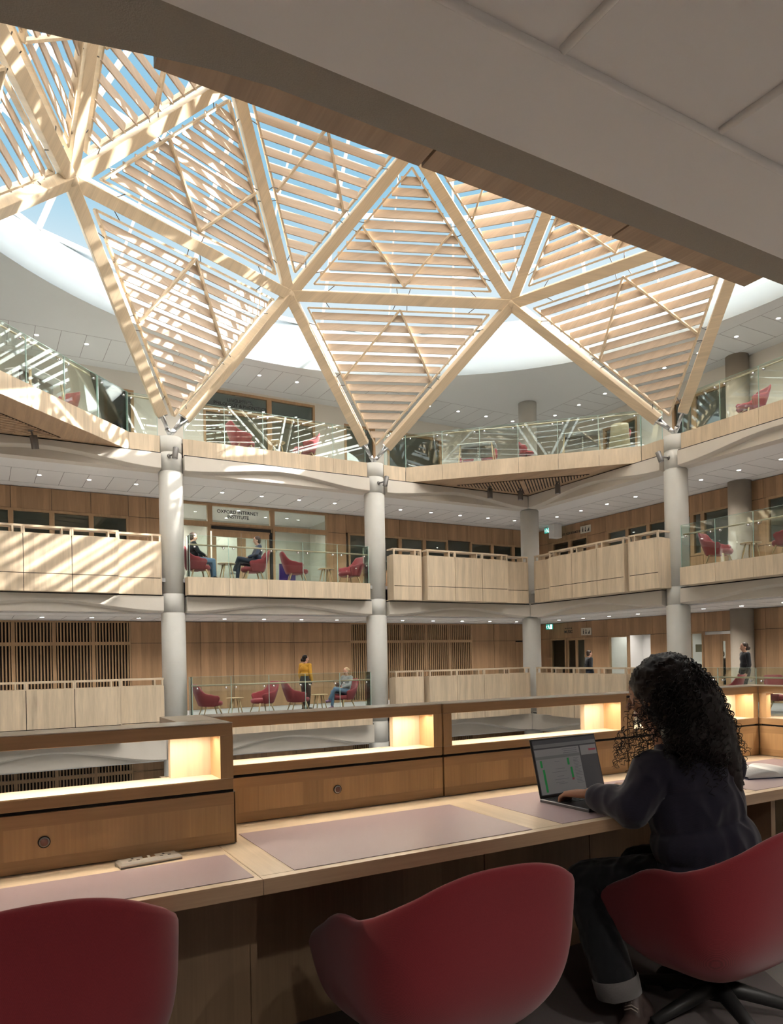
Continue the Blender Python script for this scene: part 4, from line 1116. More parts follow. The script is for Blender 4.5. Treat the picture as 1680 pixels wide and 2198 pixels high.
# ------------------------------------------------------------------ the reading balcony in front
M['desk_edge'] = wood('desk_edge_oak', (0.47, 0.32, 0.20), 'X', 0, 0.0, 0.4, 1.3)
FX0 = -9.3
def unit(x0, x1, face, label, led=True, button=None, endL=False, endR=False):
    """parapet unit with a lit slot: rail, posts, shelf, framed front panel"""
    t = thing('desk_parapet', label, 'parapet', (x0, face, 0.98))
    g = 0.004; D = 0.14
    MB().box(x0 + g, x1 - g, face, face + D, 1.323, 1.362).build('top_rail', M['desk_x'], t, 0.002)
    MB().box(x0 + g, x1 - g, face + 0.001, face + D - 0.001, 1.3621, 1.3645).build('rail_top_veneer', M['rail_top'], t)
    m = MB(); m.box(x0 + g, x1 - g, face, face + D, 1.153, 1.187); m.build('shelf', M['desk_x'], t, 0.002)
    MB().box(x0 + g, x1 - g, face + 0.001, face + D - 0.001, 1.1871, 1.1885).build('shelf_top', M['top_x'], t)
    for a, b, d1, nm, mt in ((x0 + g, x0 + 0.045, 0.04, 'post', 'desk_v'), (x1 - 0.045, x1 - g, D, 'post', 'desk_v')):
        MB().box(a, b, face, face + d1, 1.1886, 1.3229).build(nm, M[mt], t)
    MB().box(x1 - 0.175, x1 - 0.0455, face + D - 0.03, face + D - 0.002, 1.1886, 1.3229).build('niche_back', M['pale_v'], t)
    # framed panel
    f = 0.045; z0, z1 = 0.982, 1.143
    m = MB(); m.box(x0 + g, x1 - g, face, face + 0.03, z1 - 0.038, z1); m.box(x0 + g, x1 - g, face, face + 0.03, z0, z0 + 0.036)
    m.build('panel_rail', M['desk_x'], t)
    for a in (x0 + g, x1 - g - f): MB().box(a, a + f, face, face + 0.03, z0 + 0.036, z1 - 0.038).build('panel_stile', M['desk_v'], t)
    MB().box(x0 + g + f, x1 - g - f, face + 0.0008, face + 0.03, z0 + 0.036, z1 - 0.038).build('front_panel', M['desk_v'], t)
    MB().box(x0 + 0.002, x1 - 0.002, face + 0.012, face + D - 0.03, 0.981, 1.152).build('shadow_gap', M['black'], t)
    if led:
        MB().box(x0 + 0.05, x1 - 0.05, face + 0.040, face + 0.052, 1.3195, 1.3225).build('light_strip', M['led'], t)
        ld = bpy.data.lights.new('strip', 'AREA'); ld.shape = 'RECTANGLE'; ld.size = (x1 - x0) - 0.12; ld.size_y = 0.03; ld.energy = 1.1 * (x1 - x0); ld.color = (1.0, 0.86, 0.68)
        lo = bpy.data.objects.new('strip_light', ld); COL.objects.link(lo); lo.parent = t; lo.location = Vector(((x0 + x1) / 2, face + 0.046, 1.318)) - wloc(t)
        ld2 = ld.copy(); ld2.size_y = 0.012; ld2.energy = 1.2 * (x1 - x0)
        lo = bpy.data.objects.new('strip_light', ld2); COL.objects.link(lo); lo.parent = t; lo.location = Vector(((x0 + x1) / 2, face + 0.009, 1.3228)) - wloc(t); lo.rotation_euler = (math.radians(-35), 0, 0)
    if button:
        bx_, bz_ = button
        m = MB(); m.tube([(bx_, face - 0.001, bz_), (bx_, face - 0.003, bz_)], 0.0165, 28); m.build('button_rim', M['black'], t)
        m = MB(); m.tube([(bx_, face - 0.002, bz_), (bx_, face - 0.006, bz_)], [0.0145, 0.0135], 28); m.build('button_ring', M['steel'], t)
        m = MB(); m.tube([(bx_, face - 0.006, bz_), (bx_, face - 0.0085, bz_)], [0.011, 0.0105], 28); m.build('button', plain('rose_button', (0.20, 0.10, 0.085), 0.5), t)
    return t
F1, F0 = -8.196, -8.458
unit(-8.11, -7.035, F0, 'oak parapet unit with lit slot at the left edge, nearer than the others', True, (-7.585, 1.062))
unit(-9.20, -8.112, F0, 'oak parapet unit beyond the left edge of the picture')
unit(-7.035, -6.07, F1, 'oak parapet unit with lit slot and round button, in the middle', True, (-6.555, 1.062))
unit(-6.07, -4.995, F1, 'oak parapet unit with lit slot behind the laptop')
unit(-4.995, -3.97, F1, 'oak parapet unit with lit slot behind the reader\'s hair, ending at the corner')
# end cheek of the near unit
t = thing('end_cheek', 'oak end board closing the nearer left parapet unit', 'panel', (-7.04, -8.3, 0.98))
m = MB(); m.box(-7.034, -7.031, F0 + 0.004, F1 - 0.003, 0.982, 1.143); m.build('lower_board', M['desk_v'], t)
m = MB(); m.box(-7.034, -7.031, F0 + 0.145, F1 - 0.003, 1.153, 1.322); m.build('upper_board', M['desk_v'], t)
MB().box(-7.18, -7.037, F0 + 0.141, F1 + 0.14, 1.323, 1.3645).build('rail_return', M['top_y'], t)
# side unit turning towards the viewer at the corner
def side_unit(face, y0, y1, label):
    t = thing('desk_parapet', label, 'parapet', (face, y0, 0.98)); D = 0.14; f = 0.045; g = 0.004; z0, z1 = 0.982, 1.143
    MB().box(face, face + D, y0 + g, y1, 1.323, 1.362).build('top_rail', M['desk_y'], t, 0.002)
    MB().box(face, face + D, y0 + g, y1, 1.3621, 1.3645).build('rail_top_veneer', M['top_y'], t)
    MB().box(face, face + D, y0 + g, y1, 1.153, 1.187).build('shelf', M['desk_y'], t, 0.002)
    MB().box(face, face + D, y0 + g, y1, 1.1871, 1.1885).build('shelf_top', M['top_y'], t)
    MB().box(face, face + 0.04, y1 - 0.045, y1 - 0.002, 1.1886, 1.3229).build('post', M['desk_v'], t)
    MB().box(face, face + 0.04, y0 + g, y0 + 0.045, 1.1886, 1.3229).build('post', M['desk_v'], t)
    m = MB(); m.box(face, face + 0.03, y0 + g, y1 - 0.002, z1 - 0.038, z1); m.box(face, face + 0.03, y0 + g, y1 - 0.002, z0, z0 + 0.036); m.build('panel_rail', M['desk_y'], t)
    MB().box(face + 0.0008, face + 0.03, y0 + g, y1 - 0.002, z0 + 0.036, z1 - 0.038).build('front_panel', M['desk_v'], t)
    MB().box(face + 0.012, face + D - 0.03, y0, y1 - 0.01, 0.981, 1.152).build('shadow_gap', M['black'], t)
    MB().box(face + 0.040, face + 0.052, y0 + 0.05, y1 - 0.06, 1.3195, 1.3225).build('light_strip', M['led'], t)
    ld = bpy.data.lights.new('strip', 'AREA'); ld.shape = 'RECTANGLE'; ld.size = 0.03; ld.size_y = (y1 - y0) - 0.12; ld.energy = 1.1 * (y1 - y0); ld.color = (1.0, 0.86, 0.68)
    lo = bpy.data.objects.new('strip_light', ld); COL.objects.link(lo); lo.parent = t; lo.location = Vector((face + 0.046, (y0 + y1) / 2, 1.318)) - wloc(t)
side_unit(-3.97, -9.10, F1, 'oak parapet unit with lit slot turning the corner at the right edge')
MB()
t = thing('corner_block', 'oak corner post where the parapet turns, at right', 'panel', (-3.85, F1 + 0.12, 0.98))
MB().box(-3.968, -3.83, F1 + 0.002, F1 + 0.14, 1.3235, 1.3645).build('corner_rail', M['top_x'], t)
MB().box(-3.968, -3.83, F1 + 0.002, F1 + 0.14, 1.153, 1.1885).build('corner_shelf', M['top_x'], t)
# outside face of the balcony
mb = MB(); mb.box(-9.2, -7.18, F0 + 0.145, F0 + 0.16, -0.46, 1.15); mb.box(-7.18, -7.165, F0 + 0.16, F1 + 0.145, -0.46, 1.15); mb.box(-7.18, -3.81, F1 + 0.145, F1 + 0.16, -0.46, 1.15); mb.box(-3.825, -3.81, -9.1, F1 + 0.14, -0.46, 1.15)
trn += 1; fascia(mb)

# the desk
t = thing('reading_desk', 'long oak reading desk with mauve leather pads, running along the parapet', 'desk', (-6.0, -8.87, NEARZ))
YE = -8.868
def top(a, b, yb):
    m = MB(); m.box(a, b, YE + 0.001, yb, 0.938, 0.9795); return m.build('worktop', M['top_x'], t, 0.0)
top(-9.2, -7.092, F0 + 0.02); top(-7.090, -3.96, F1 + 0.02)
for a, b in ((-9.2, -7.092), (-7.090, -5.735), (-5.733, -3.96)):
    MB().box(a, b, YE - 0.002, YE + 0.0008, 0.938, 0.9797).build('front_edge', M['desk_edge'], t)
for a, b, c in ((-7.088, -6.995, F1), (-6.14, -6.01, F1 - 0.14), (-5.08, -4.95, F1 - 0.14)): MB().box(a, b, YE + 0.03, c, 0.9796, 0.9801).build('cross_veneer', M['top_y'], t)
for a, b, y0, y1 in ((-8.02, -7.105, -8.838, -8.575), (-6.99, -6.145, -8.838, -8.345), (-6.01, -5.08, -8.832, -8.335), (-4.95, -4.04, -8.832, -8.33), (-9.1, -8.15, -8.838, -8.575)):
    MB().box(a, b, y0, y1, 0.9798, 0.9812).build('leather_pad', M['leather'], t)
xs_ = [-9.2, -8.1, -6.985, -5.90, -5.30, -4.70, -3.97]
for a, b in zip(xs_, xs_[1:]):
    yb = F0 + 0.02 if b <= -6.9 else F1 - 0.04
    MB().box(a + 0.003, b - 0.003, yb, yb + 0.03, NEARZ, 0.9375).build('modesty_panel', M['knee'], t)
MB().box(-6.990, -6.965, F0 + 0.02, F1, NEARZ, 0.9375).build('end_panel', M['knee'], t)
MB().box(-4.72, -4.69, YE + 0.12, F1 - 0.05, NEARZ, 0.9375).build('end_panel', M['knee'], t)

# power sockets on the worktop
t = thing('power_socket', 'brushed steel twin socket block lying on the worktop at left', 'socket', (0, 0, 0))
def rbox(mb, hx, hy, z0, z1, bev): mb.grid([[( (hx - i) * sx_ , (hy - i) * sy_, z) for sx_, sy_ in ((-1, -1), (1, -1), (1, 1), (-1, 1))] for i, z in ((0, z0), (0, z1 - bev), (bev, z1))], False, True); k = len(mb.v); mb.f.append((k - 4, k - 3, k - 2, k - 1)); mb.sm.append(False)
m = MB(); rbox(m, 0.088, 0.030, 0.0, 0.014, 0.006); m.build('casing', M['socket'], t)
m = MB(); m.box(-0.088, 0.088, -0.030, 0.030, 0.0004, 0.004); m.build('base_edge', M['greym'], t)
for cx_ in (-0.045, 0.045):
    m = MB(); m.box(cx_ - 0.003, cx_ + 0.003, 0.006, 0.016, 0.014, 0.0146); m.box(cx_ - 0.016, cx_ - 0.007, -0.012, -0.006, 0.014, 0.0146); m.box(cx_ + 0.007, cx_ + 0.016, -0.012, -0.006, 0.014, 0.0146); m.build('socket_holes', M['black'], t)
for cx_ in (-0.011, 0.011):
    m = MB(); m.add([(cx_ - 0.007, -0.002, 0.014), (cx_ + 0.007, -0.002, 0.014), (cx_ + 0.007, 0.014, 0.014), (cx_ - 0.007, 0.014, 0.014), (cx_ - 0.007, 0.014, 0.019), (cx_ + 0.007, 0.014, 0.019)], [(0, 1, 2, 3), (0, 4, 5, 1), (2, 5, 4, 3), (0, 3, 4), (1, 5, 2)]); m.build('switch', M['chrome'], t)
place(t, (-7.315, -8.525, 0.9802), math.radians(6))

# laptop
t = thing('laptop', 'open laptop on the worktop showing a table with green bars', 'laptop')
m = MB(); rbox(m, 0.185, 0.125, 0.0, 0.012, 0.003); m.build('base', plain('dark_alu', (0.10, 0.10, 0.11), 0.35, 0.8), t)
m = MB()
for r_ in range(5):
    for k in range(13): m.box(-0.16 + k * 0.0247, -0.16 + k * 0.0247 + 0.021, 0.005 + r_ * 0.021, 0.005 + r_ * 0.021 + 0.017, 0.012, 0.0135)
m.build('keyboard', M['blackm'], t)
MB().box(-0.06, 0.06, -0.105, -0.03, 0.0121, 0.0125).build('touchpad', plain('touchpad', (0.14, 0.14, 0.16), 0.3), t)
lid = bpy.data.objects.new('screen_lid', None)
m = MB(); m.box(-0.185, 0.185, 0.0, 0.006, 0.0, 0.235); lid = m.build('screen_lid', M['blackm'], t, 0.003); lid.location = (0, 0.121, 0.012); lid.rotation_euler = (math.radians(-14), 0, 0)
def scr(nm, rects, mat, d):
    mm = MB()
    for a, b, c, e_ in rects: mm.box(a, b, -d, -d + 0.0004, c, e_)
    o = mm.build(nm, mat); o.parent = lid; return o
scr('display', [(-0.178, 0.178, 0.010, 0.228)], emit('screen_dark', (0.035, 0.034, 0.036), 0.25), 0.0008)
scr('display_window', [(-0.174, 0.075, 0.012, 0.190), (0.083, 0.176, 0.150, 0.190)], emit('screen_page', (0.24, 0.235, 0.23), 0.10), 0.0012)
scr('display_bands', [(-0.174, 0.075, 0.150, 0.162), (-0.174, 0.178, 0.196, 0.210)], emit('screen_band', (0.15, 0.15, 0.15), 0.10), 0.0016)
M['scrg'] = emit('screen_green', (0.015, 0.19, 0.05), 0.15); M['scrr'] = emit('screen_red', (0.24, 0.04, 0.06), 0.15)
for r_ in ((-0.155, -0.144, 0.118, 0.146), (-0.148, -0.137, 0.020, 0.110), (-0.005, 0.006, 0.118, 0.146), (0.006, 0.017, 0.064, 0.108)): scr('green_bar', [r_], M['scrg'], 0.0020)
for r_ in ((0.130, 0.172, 0.166, 0.174), (0.006, 0.017, 0.056, 0.064)): scr('red_bar', [r_], M['scrr'], 0.0020)
random.seed(3)
lines = []
for zz in [0.182, 0.174, 0.166]: lines.append((random.uniform(-0.03, 0.0), 0.06, zz, zz + 0.002))
for zz in [0.142 - 0.006 * k for k in range(18)]:
    lines.append((0.030, 0.030 + random.uniform(0.02, 0.042), zz, zz + 0.0016))
    if random.random() < 0.6: lines.append((-0.10 + random.uniform(0, .03), -0.06 + random.uniform(0, .05), zz, zz + 0.0014))
scr('display_text', lines, emit('screen_text', (0.09, 0.09, 0.10), 0.2), 0.0020)
place(t, (-5.635, -8.625, 0.9815), math.radians(3))

# open book
t = thing('open_book', 'open book with white pages lying on the worktop at right', 'book')
m = MB(); m.box(-0.17, 0.17, -0.12, 0.12, 0.0, 0.004); m.build('cover', plain('navy_cover', (0.02, 0.025, 0.06), 0.5), t)
m = MB(); rows = []
for i in range(41):
    u = -1 + i / 20; h = 0.004 + 0.028 * (1 - abs(u)) ** 0.45 * (1 - math.exp(-abs(u) * 9)) + 0.006
    rows.append([(u * 0.165, -0.115, 0.004), (u * 0.165, -0.115, h), (u * 0.165, 0.115, h), (u * 0.165, 0.115, 0.004)])
m.grid(rows, True); m.build('pages', M['paper'], t)
m = MB()
for sgn in (-1, 1):
    for k in range(22):
        y = 0.098 - k * 0.009
        for j in range(10):
            u = sgn * (0.14 + 0.075 * j); u2 = sgn * (0.14 + 0.075 * j + 0.06)
            if k == 21 and j > 4: continue
            hz = lambda u_: 0.004 + 0.028 * (1 - abs(u_)) ** 0.45 * (1 - math.exp(-abs(u_) * 9)) + 0.0066
            m.add([(u * 0.165, y, hz(u)), (u2 * 0.165, y, hz(u2)), (u2 * 0.165, y + 0.0025, hz(u2)), (u * 0.165, y + 0.0025, hz(u))], [(0, 1, 2, 3)])
m.build('print_lines', plain('print', (0.35, 0.35, 0.36), 0.8), t)
place(t, (-4.55, -8.60, 0.9815), math.radians(-18))

# ------------------------------------------------------------------ task chairs
def task_chair(x, y, rz, label, base=True, rot_base=0.0, lift=0.0):
    t = thing('desk_chair', label, 'chair', (0, 0, 0), 0, 'red tub chairs at the reading desk')
    rows = tub(0.315, 0.28, 0.27, 0.78, 0.455, 0.20, 0.38, 44, 14, ex=0.56, kp=4.6, slant=0.88, prof=[(0, .750), (.05, .737), (.13, .718), (.23, .692), (.33, .667), (.41, .641), (.47, .615), (.5, .592), (.62, .542), (.81, .488), (.93, .450), (1.0, .405)])
    rows = [[(x_, y_ - 0.10 * max(0, z_ - 0.3) * (1 if y_ < 0 else 0), z_ + lift) for x_, y_, z_ in r] for r in rows]
    o = shell_obj(rows, 'shell', M['red'], t, 0.035)
    m = MB()
    m.grid([[(0.24 * r * math.cos(a), 0.03 + 0.25 * r * math.sin(a), z + lift) for a in [2 * PI * k / 32 for k in range(32)]] for r, z in ((0.02, 0.25), (0.85, 0.26), (1.0, 0.32), (1.0, 0.36), (0.93, 0.39), (0.5, 0.405), (0.02, 0.405))], True, True)
    m.build('seat_cushion', M['red'], t)
    # seams
    m = MB()
    for sgn in (-1, 1):
        idx = 8 + (8 if sgn < 0 else 36)
        pts_ = [Vector(r[idx]) for r in rows]; m.tube([p + Vector((p.x, p.y, 0)).normalized() * 0.0012 for p in pts_], 0.0016, 5)
    m.build('seam', plain('dark_red_thread', (0.14, 0.012, 0.02), 0.9), t)
    m = MB(); m.tube([(0, -0.01, 0.13), (0, -0.01, 0.22 + lift)], 0.030, 20); m.tube([(0, -0.01, 0.06), (0, -0.01, 0.14)], 0.036, 20); m.build('gas_lift', M['blackm'], t)
    for k in range(5):
        a = rot_base + 2 * PI * k / 5; c, s = math.cos(a), math.sin(a)
        m = MB(); m.tube([(0.01 * c, 0.01 * s - 0.01, 0.105), (0.10 * c, 0.10 * s - 0.01, 0.085), (0.30 * c, 0.30 * s - 0.01, 0.035)], [0.034, 0.028, 0.018], 12); m.build('base_leg', M['blackm'], t)
        m = MB(); m.tube([(0.295 * c, 0.295 * s - 0.01, 0.0), (0.295 * c, 0.295 * s - 0.01, 0.03)], 0.016, 12); m.build('glide', M['blackm'], t)
    p_ = rows[9][8 + 8]
    q0 = Vector(p_); n_ = Vector((q0.x, q0.y, 0)).normalized()
    m = MB(); m.obox(q0 + n_ * 0.004 + Vector((0, 0, 0.022)), q0 + n_ * 0.004 - Vector((0, 0, 0.022)), 0.006, 0.008, n_); m.build('label_tab', M['black'], t)
    return place(t, (x, y, NEARZ), rz)
task_chair(-6.53, -8.85, math.radians(-2), 'empty red tub chair pushed up to the desk, in the middle foreground', True, 0.3, 0.02)
task_chair(-7.67, -8.74, math.radians(3), 'red tub chair cut off by the left edge of the picture', True, 0.0, 0.09)
task_chair(-5.42, -8.97, math.radians(0), 'red tub chair the curly haired reader sits in', True, math.radians(30.5))

# ------------------------------------------------------------------ people
def V(*a): return Vector(a)
def hand(mb, wrist, d, n, s=1.0, side=1, curl=0.5, r=0.0085):
    """wrist point, direction of the fingers d, back-of-hand normal n; side = +1 thumb along d x n"""
    d = d.normalized(); n = (n - d * n.dot(d)).normalized(); u = d.cross(n) * side
    pc = wrist + d * 0.045 * s
    for k, (off, ln) in enumerate(((0.028, 0.068), (0.010, 0.076), (-0.009, 0.070), (-0.027, 0.055))):
        b = wrist + d * 0.085 * s + u * off * s
        mb.cone(wrist + u * off * 0.5 * s, 0.017 * s, b, 0.0125 * s, 8)
        k1 = b + (d * math.cos(curl * 0.6) - n * math.sin(curl * 0.6)) * ln * 0.55 * s + u * off * 0.15 * s
        k2 = k1 + (d * math.cos(curl * 1.6) - n * math.sin(curl * 1.6)) * ln * 0.5 * s
        mb.cone(b, r * 1.1 * s, k1, r * s, 8); mb.cone(k1, r * s, k2, r * 0.85 * s, 8)
    t0 = wrist + d * 0.025 * s + u * 0.022 * s; t1 = t0 + (d * 0.7 + u * 0.75 - n * 0.2).normalized() * 0.04 * s; t2 = t1 + (d * 0.95 + u * 0.2 - n * 0.25).normalized() * 0.03 * s
    mb.cone(t0, 0.014 * s, t1, 0.0105 * s, 8); mb.cone(t1, 0.0105 * s, t2, 0.009 * s, 8)

def head_shape(mb, c, f, s=1.0):
    """c centre, f facing direction"""
    f = f.normalized(); up_ = V(0, 0, 1) - f * f.z; up_.normalize(); r = f.cross(up_)
    rot = Matrix((r, f, up_)).transposed()
    mb.ell(c + up_ * 0.02 * s, (0.075 * s, 0.092 * s, 0.095 * s), 18, 12, rot)
    mb.ell(c - up_ * 0.04 * s + f * 0.018 * s, (0.058 * s, 0.068 * s, 0.078 * s), 16, 10, rot)
    mb.ell(c - up_ * 0.10 * s + f * 0.052 * s, (0.024 * s, 0.022 * s, 0.018 * s), 10, 8, rot)
    mb.cone(c + f * 0.086 * s + up_ * 0.012 * s, 0.009 * s, c + f * 0.106 * s - up_ * 0.028 * s, 0.013 * s, 8)
    for i in (-1, 1):
        mb.ell(c + r * (0.075 * i * s) - up_ * 0.015 * s, (0.010 * s, 0.018 * s, 0.030 * s), 10, 8, rot)
        mb.ell(c + r * (0.035 * i * s) + f * 0.062 * s - up_ * 0.03 * s, (0.022 * s, 0.02 * s, 0.02 * s), 8, 6, rot)
    return r, f, up_, rot

def face_parts(t, c, frame, s, lips):
    r, f, up_, rot = frame
    for i in (-1, 1): MB().ell(c + r * (0.031 * i * s) + f * 0.0885 * s + up_ * 0.010 * s, (0.011 * s, 0.006 * s, 0.005 * s), 10, 6, rot).build('eye', M['ink'], t)
    MB().ell(c + f * 0.088 * s - up_ * 0.062 * s, (0.022 * s, 0.008 * s, 0.007 * s), 10, 6, rot).build('mouth', lips, t)

M['lips'] = plain('lips', (0.35, 0.12, 0.10), 0.5)
def person(label, loc, rz, J, top, bottom, shoes, hairm, style='short', skin='skin_l', skirt=None, s=1.0, face=None, cuff=None, sleeve=1.0):
    t = thing('person', label, 'person'); sk = M[skin]
    g = lambda k: V(*J[k]) * s
    b = MB(); hc = g('head'); fd = V(*(face or (0, 1, -0.05)))
    fr_ = head_shape(b, hc, fd, s)
    b.cone(g('chest') + V(0, 0, 0.06), 0.07 * s, g('neck'), 0.05 * s); b.cone(g('neck'), 0.05 * s, hc - V(0, 0, 0.05) * s, 0.048 * s)
    b.cone(g('pelvis'), 0.10 * s, g('chest'), 0.095 * s)
    for i, q in ((-1, 'L'), (1, 'R')):
        b.cone(g('chest') + V(0, 0, .05), 0.07 * s, g('sh' + q), 0.045 * s); b.cone(g('sh' + q), 0.05 * s, g('el' + q), 0.038 * s); b.cone(g('el' + q), 0.038 * s, g('wr' + q), 0.025 * s)
        hd_ = g('ha' + q) - g('wr' + q)
        hand(b, g('wr' + q), hd_, V(0, 0, 1) if abs(hd_.normalized().z) < 0.7 else V(0.9 * i, 0.2, 0), s, 1 if q == 'L' else -1, 0.5, 0.0105)
        b.cone(g('hi' + q), 0.085 * s, g('kn' + q), 0.055 * s); b.cone(g('kn' + q), 0.055 * s, g('an' + q), 0.035 * s); b.cone(g('an' + q) - V(0, 0, 0.03) * s, 0.032 * s, g('to' + q), 0.028 * s)
    fuse(b, 'body', sk, t, 0.0085, 2)
    face_parts(t, hc, fr_, s, M['lips'])
    c = MB()
    rot = Matrix.Identity(3)
    lat = (g('shR') - g('shL')).normalized(); ang = math.atan2(lat.y, lat.x); rm = Matrix.Rotation(ang, 3, 'Z')
    c.ell(g('chest') + V(0, 0, 0.03) * s, (0.185 * s, 0.125 * s, 0.15 * s), 18, 12, rm)
    c.ell(g('chest').lerp(g('pelvis'), 0.5), (0.165 * s, 0.125 * s, 0.15 * s), 18, 12, rm); c.ell(g('pelvis') + V(0, 0, 0.02) * s, (0.17 * s, 0.135 * s, 0.10 * s), 18, 12, rm)
    c.cone(g('chest') + V(0, 0, 0.1) * s, 0.09 * s, g('neck') - V(0, 0, 0.03) * s, 0.062 * s)
    for q in 'LR':
        c.cone(g('chest') + V(0, 0, 0.08) * s, 0.10 * s, g('sh' + q), 0.068 * s); c.cone(g('sh' + q), 0.068 * s, g('el' + q), 0.054 * s)
        c.cone(g('el' + q), 0.054 * s, g('el' + q).lerp(g('wr' + q), sleeve * 0.92), 0.038 * s)
    fuse(c, 'top', top, t, 0.011, 3)
    c = MB(); c.ell(g('pelvis') - V(0, 0, 0.02) * s, (0.165 * s, 0.13 * s, 0.11 * s), 18, 12, rm)
    for q in 'LR':
        c.cone(g('hi' + q), 0.098 * s, g('kn' + q), 0.068 * s)
        c.cone(g('kn' + q), 0.068 * s, g('kn' + q).lerp(g('an' + q), 0.93), 0.05 * s)
    fuse(c, 'trousers' if not skirt else 'tights', bottom, t, 0.011, 3)
    if skirt:
        m = MB(); p = g('pelvis'); m.lathe([(0.150 * s, p.z + 0.10 * s), (0.172 * s, p.z), (0.20 * s, p.z - 0.14 * s), (0.195 * s, p.z - 0.145 * s), (0.14 * s, p.z - 0.10 * s)], (p.x, p.y), 28); m.build('skirt', skirt, t)
    for q in 'LR':
        a, o = g('an' + q), g('to' + q); m = MB(); m.cone(a - V(0, 0, 0.045) * s, 0.045 * s, o, 0.038 * s, 12); m.cone(a - V(0, 0, 0.02) * s, 0.046 * s, a - V(0, 0, 0.05) * s + (a - o).normalized() * V(1, 1, 0) * 0.03, 0.04 * s, 12)
        fuse(m, 'shoe', shoes, t, 0.009, 2)
    h = MB(); r, f, u, rot = fr_
    h.ell(hc + u * 0.036 * s - f * 0.018 * s, (0.084 * s, 0.094 * s, 0.092 * s), 20, 12, rot)
    h.ell(hc - f * 0.045 * s - u * 0.02 * s, (0.074 * s, 0.06 * s, 0.08 * s), 16, 10, rot)
    if style == 'bun': h.ell(hc - f * 0.125 * s + u * 0.03 * s, (0.045 * s,) * 3, 14, 10)
    if style == 'ponytail': h.ell(hc - f * 0.11 * s - u * 0.035 * s, (0.05 * s, 0.05 * s, 0.055 * s), 14, 10)
    fuse(h, 'hair', hairm, t, 0.009, 1)
    place(t, loc, rz); return t

def stand_pose(**k):
    J = dict(pelvis=(0, 0, .95), chest=(0, 0, 1.24), neck=(0, 0, 1.43), head=(0, .02, 1.57), shL=(-.165, 0, 1.38), shR=(.165, 0, 1.38), elL=(-.21, -.02, 1.10), elR=(.21, -.02, 1.10),
             wrL=(-.21, .06, .88), wrR=(.21, .06, .88), haL=(-.20, .09, .80), haR=(.20, .09, .80), hiL=(-.085, 0, .90), hiR=(.085, 0, .90), knL=(-.09, .02, .49), knR=(.09, .02, .49),
             anL=(-.09, -.02, .10), anR=(.09, -.02, .10), toL=(-.10, .12, .045), toR=(.10, .12, .045)); J.update(k); return J
def sit_pose(**k):
    J = dict(pelvis=(0, -.04, .54), chest=(0, -.12, .83), neck=(0, -.12, 1.02), head=(0, -.09, 1.16), shL=(-.165, -.12, .97), shR=(.165, -.12, .97), elL=(-.22, -.02, .75), elR=(.22, -.02, .75),
             wrL=(-.10, .18, .68), wrR=(.10, .18, .68), haL=(-.03, .24, .66), haR=(.03, .24, .66), hiL=(-.085, 0, .54), hiR=(.085, 0, .54), knL=(-.11, .40, .54), knR=(.11, .40, .54),
             anL=(-.11, .44, .12), anR=(.11, .44, .12), toL=(-.12, .57, .045), toR=(.12, .57, .045)); J.update(k); return J
CROSS = dict(knL=(-.02, .42, .64), anL=(.14, .52, .32), toL=(.17, .64, .26))
M['mustard'] = plain('mustard_blouse', (0.62, 0.33, 0.035), 0.85, mottled=0.35, mscale=28)
M['blueshirt'] = fabric('blue_shirt', (0.055, 0.075, 0.14), 300)
M['darktop'] = fabric('dark_top', (0.03, 0.033, 0.04), 300)
M['greyknit'] = fabric('grey_knit', (0.36, 0.37, 0.38), 300)
M['bluejean'] = fabric('blue_denim', (0.17, 0.27, 0.42), 300)
M['darkjean'] = fabric('dark_denim', (0.05, 0.06, 0.09), 300)
M['tights'] = plain('dark_tights', (0.055, 0.035, 0.03), 0.6)
M['blackskirt'] = plain('black_skirt', (0.015, 0.013, 0.013), 0.8)
M['lightshoe'] = plain('pale_trainers', (0.62, 0.66, 0.64), 0.6)
M['purpleshoe'] = plain('purple_trainers', (0.28, 0.14, 0.26), 0.6)
M['blackshoe'] = plain('black_shoes', (0.02, 0.02, 0.02), 0.5)
M['brownhair'] = plain('brown_hair', (0.05, 0.03, 0.02), 0.5)
person('woman in a mustard blouse and black skirt standing on the lower gallery', (0.93, 9.95, 0), -PI / 2 + 0.5, stand_pose(), M['mustard'], M['tights'], M['blackshoe'], M['hair_b'], 'ponytail', skirt=M['blackskirt'], face=(0.55, 0.85, 0.0))
person('woman in grey jumper and blue jeans sitting in an armchair with a book', (2.08, 9.62, 0), PI / 2 + 0.35, sit_pose(**CROSS), M['greyknit'], M['bluejean'], M['purpleshoe'], M['hair_bl'], 'bun')
o = MB(); o.box(-0.11, 0.0, -0.008, 0.008, 0, 0.16); o.box(0.0, 0.11, -0.008, 0.008, 0, 0.16); o = o.build('open_magazine', plain('magazine', (0.20, 0.08, 0.05), 0.6)); o.location = (1.83, 9.50, 0.70); o.rotation_euler = (math.radians(-35), 0, PI / 2 + 0.3)
tag(o, 'magazine held by the woman in the grey jumper', 'magazine')
person('man in a blue shirt and dark trousers sitting legs crossed on the middle gallery', (-0.78, 9.52, 3.8), PI / 2 - 0.1, sit_pose(**CROSS), M['blueshirt'], M['darkjean'], M['lightshoe'], M['brownhair'], face=(0.15, 1, -0.05), s=1.05)
person('man in dark top and blue jeans sitting half hidden by the leftmost column', (-2.40, 9.60, 3.8), -PI / 2, sit_pose(), M['darktop'], M['bluejean'], M['blackshoe'], M['brownhair'], s=1.05)
person('man in a dark jacket walking past the MUSIC doors on the lower gallery', (11.1, 8.35, 0), -1.9, stand_pose(knL=(-.09, .14, .50), anL=(-.09, .22, .14), toL=(-.1, .36, .08), anR=(.09, -.16, .12), toR=(.1, -.04, .045)), M['darktop'], M['darkjean'], M['blackshoe'], M['brownhair'], s=1.0)
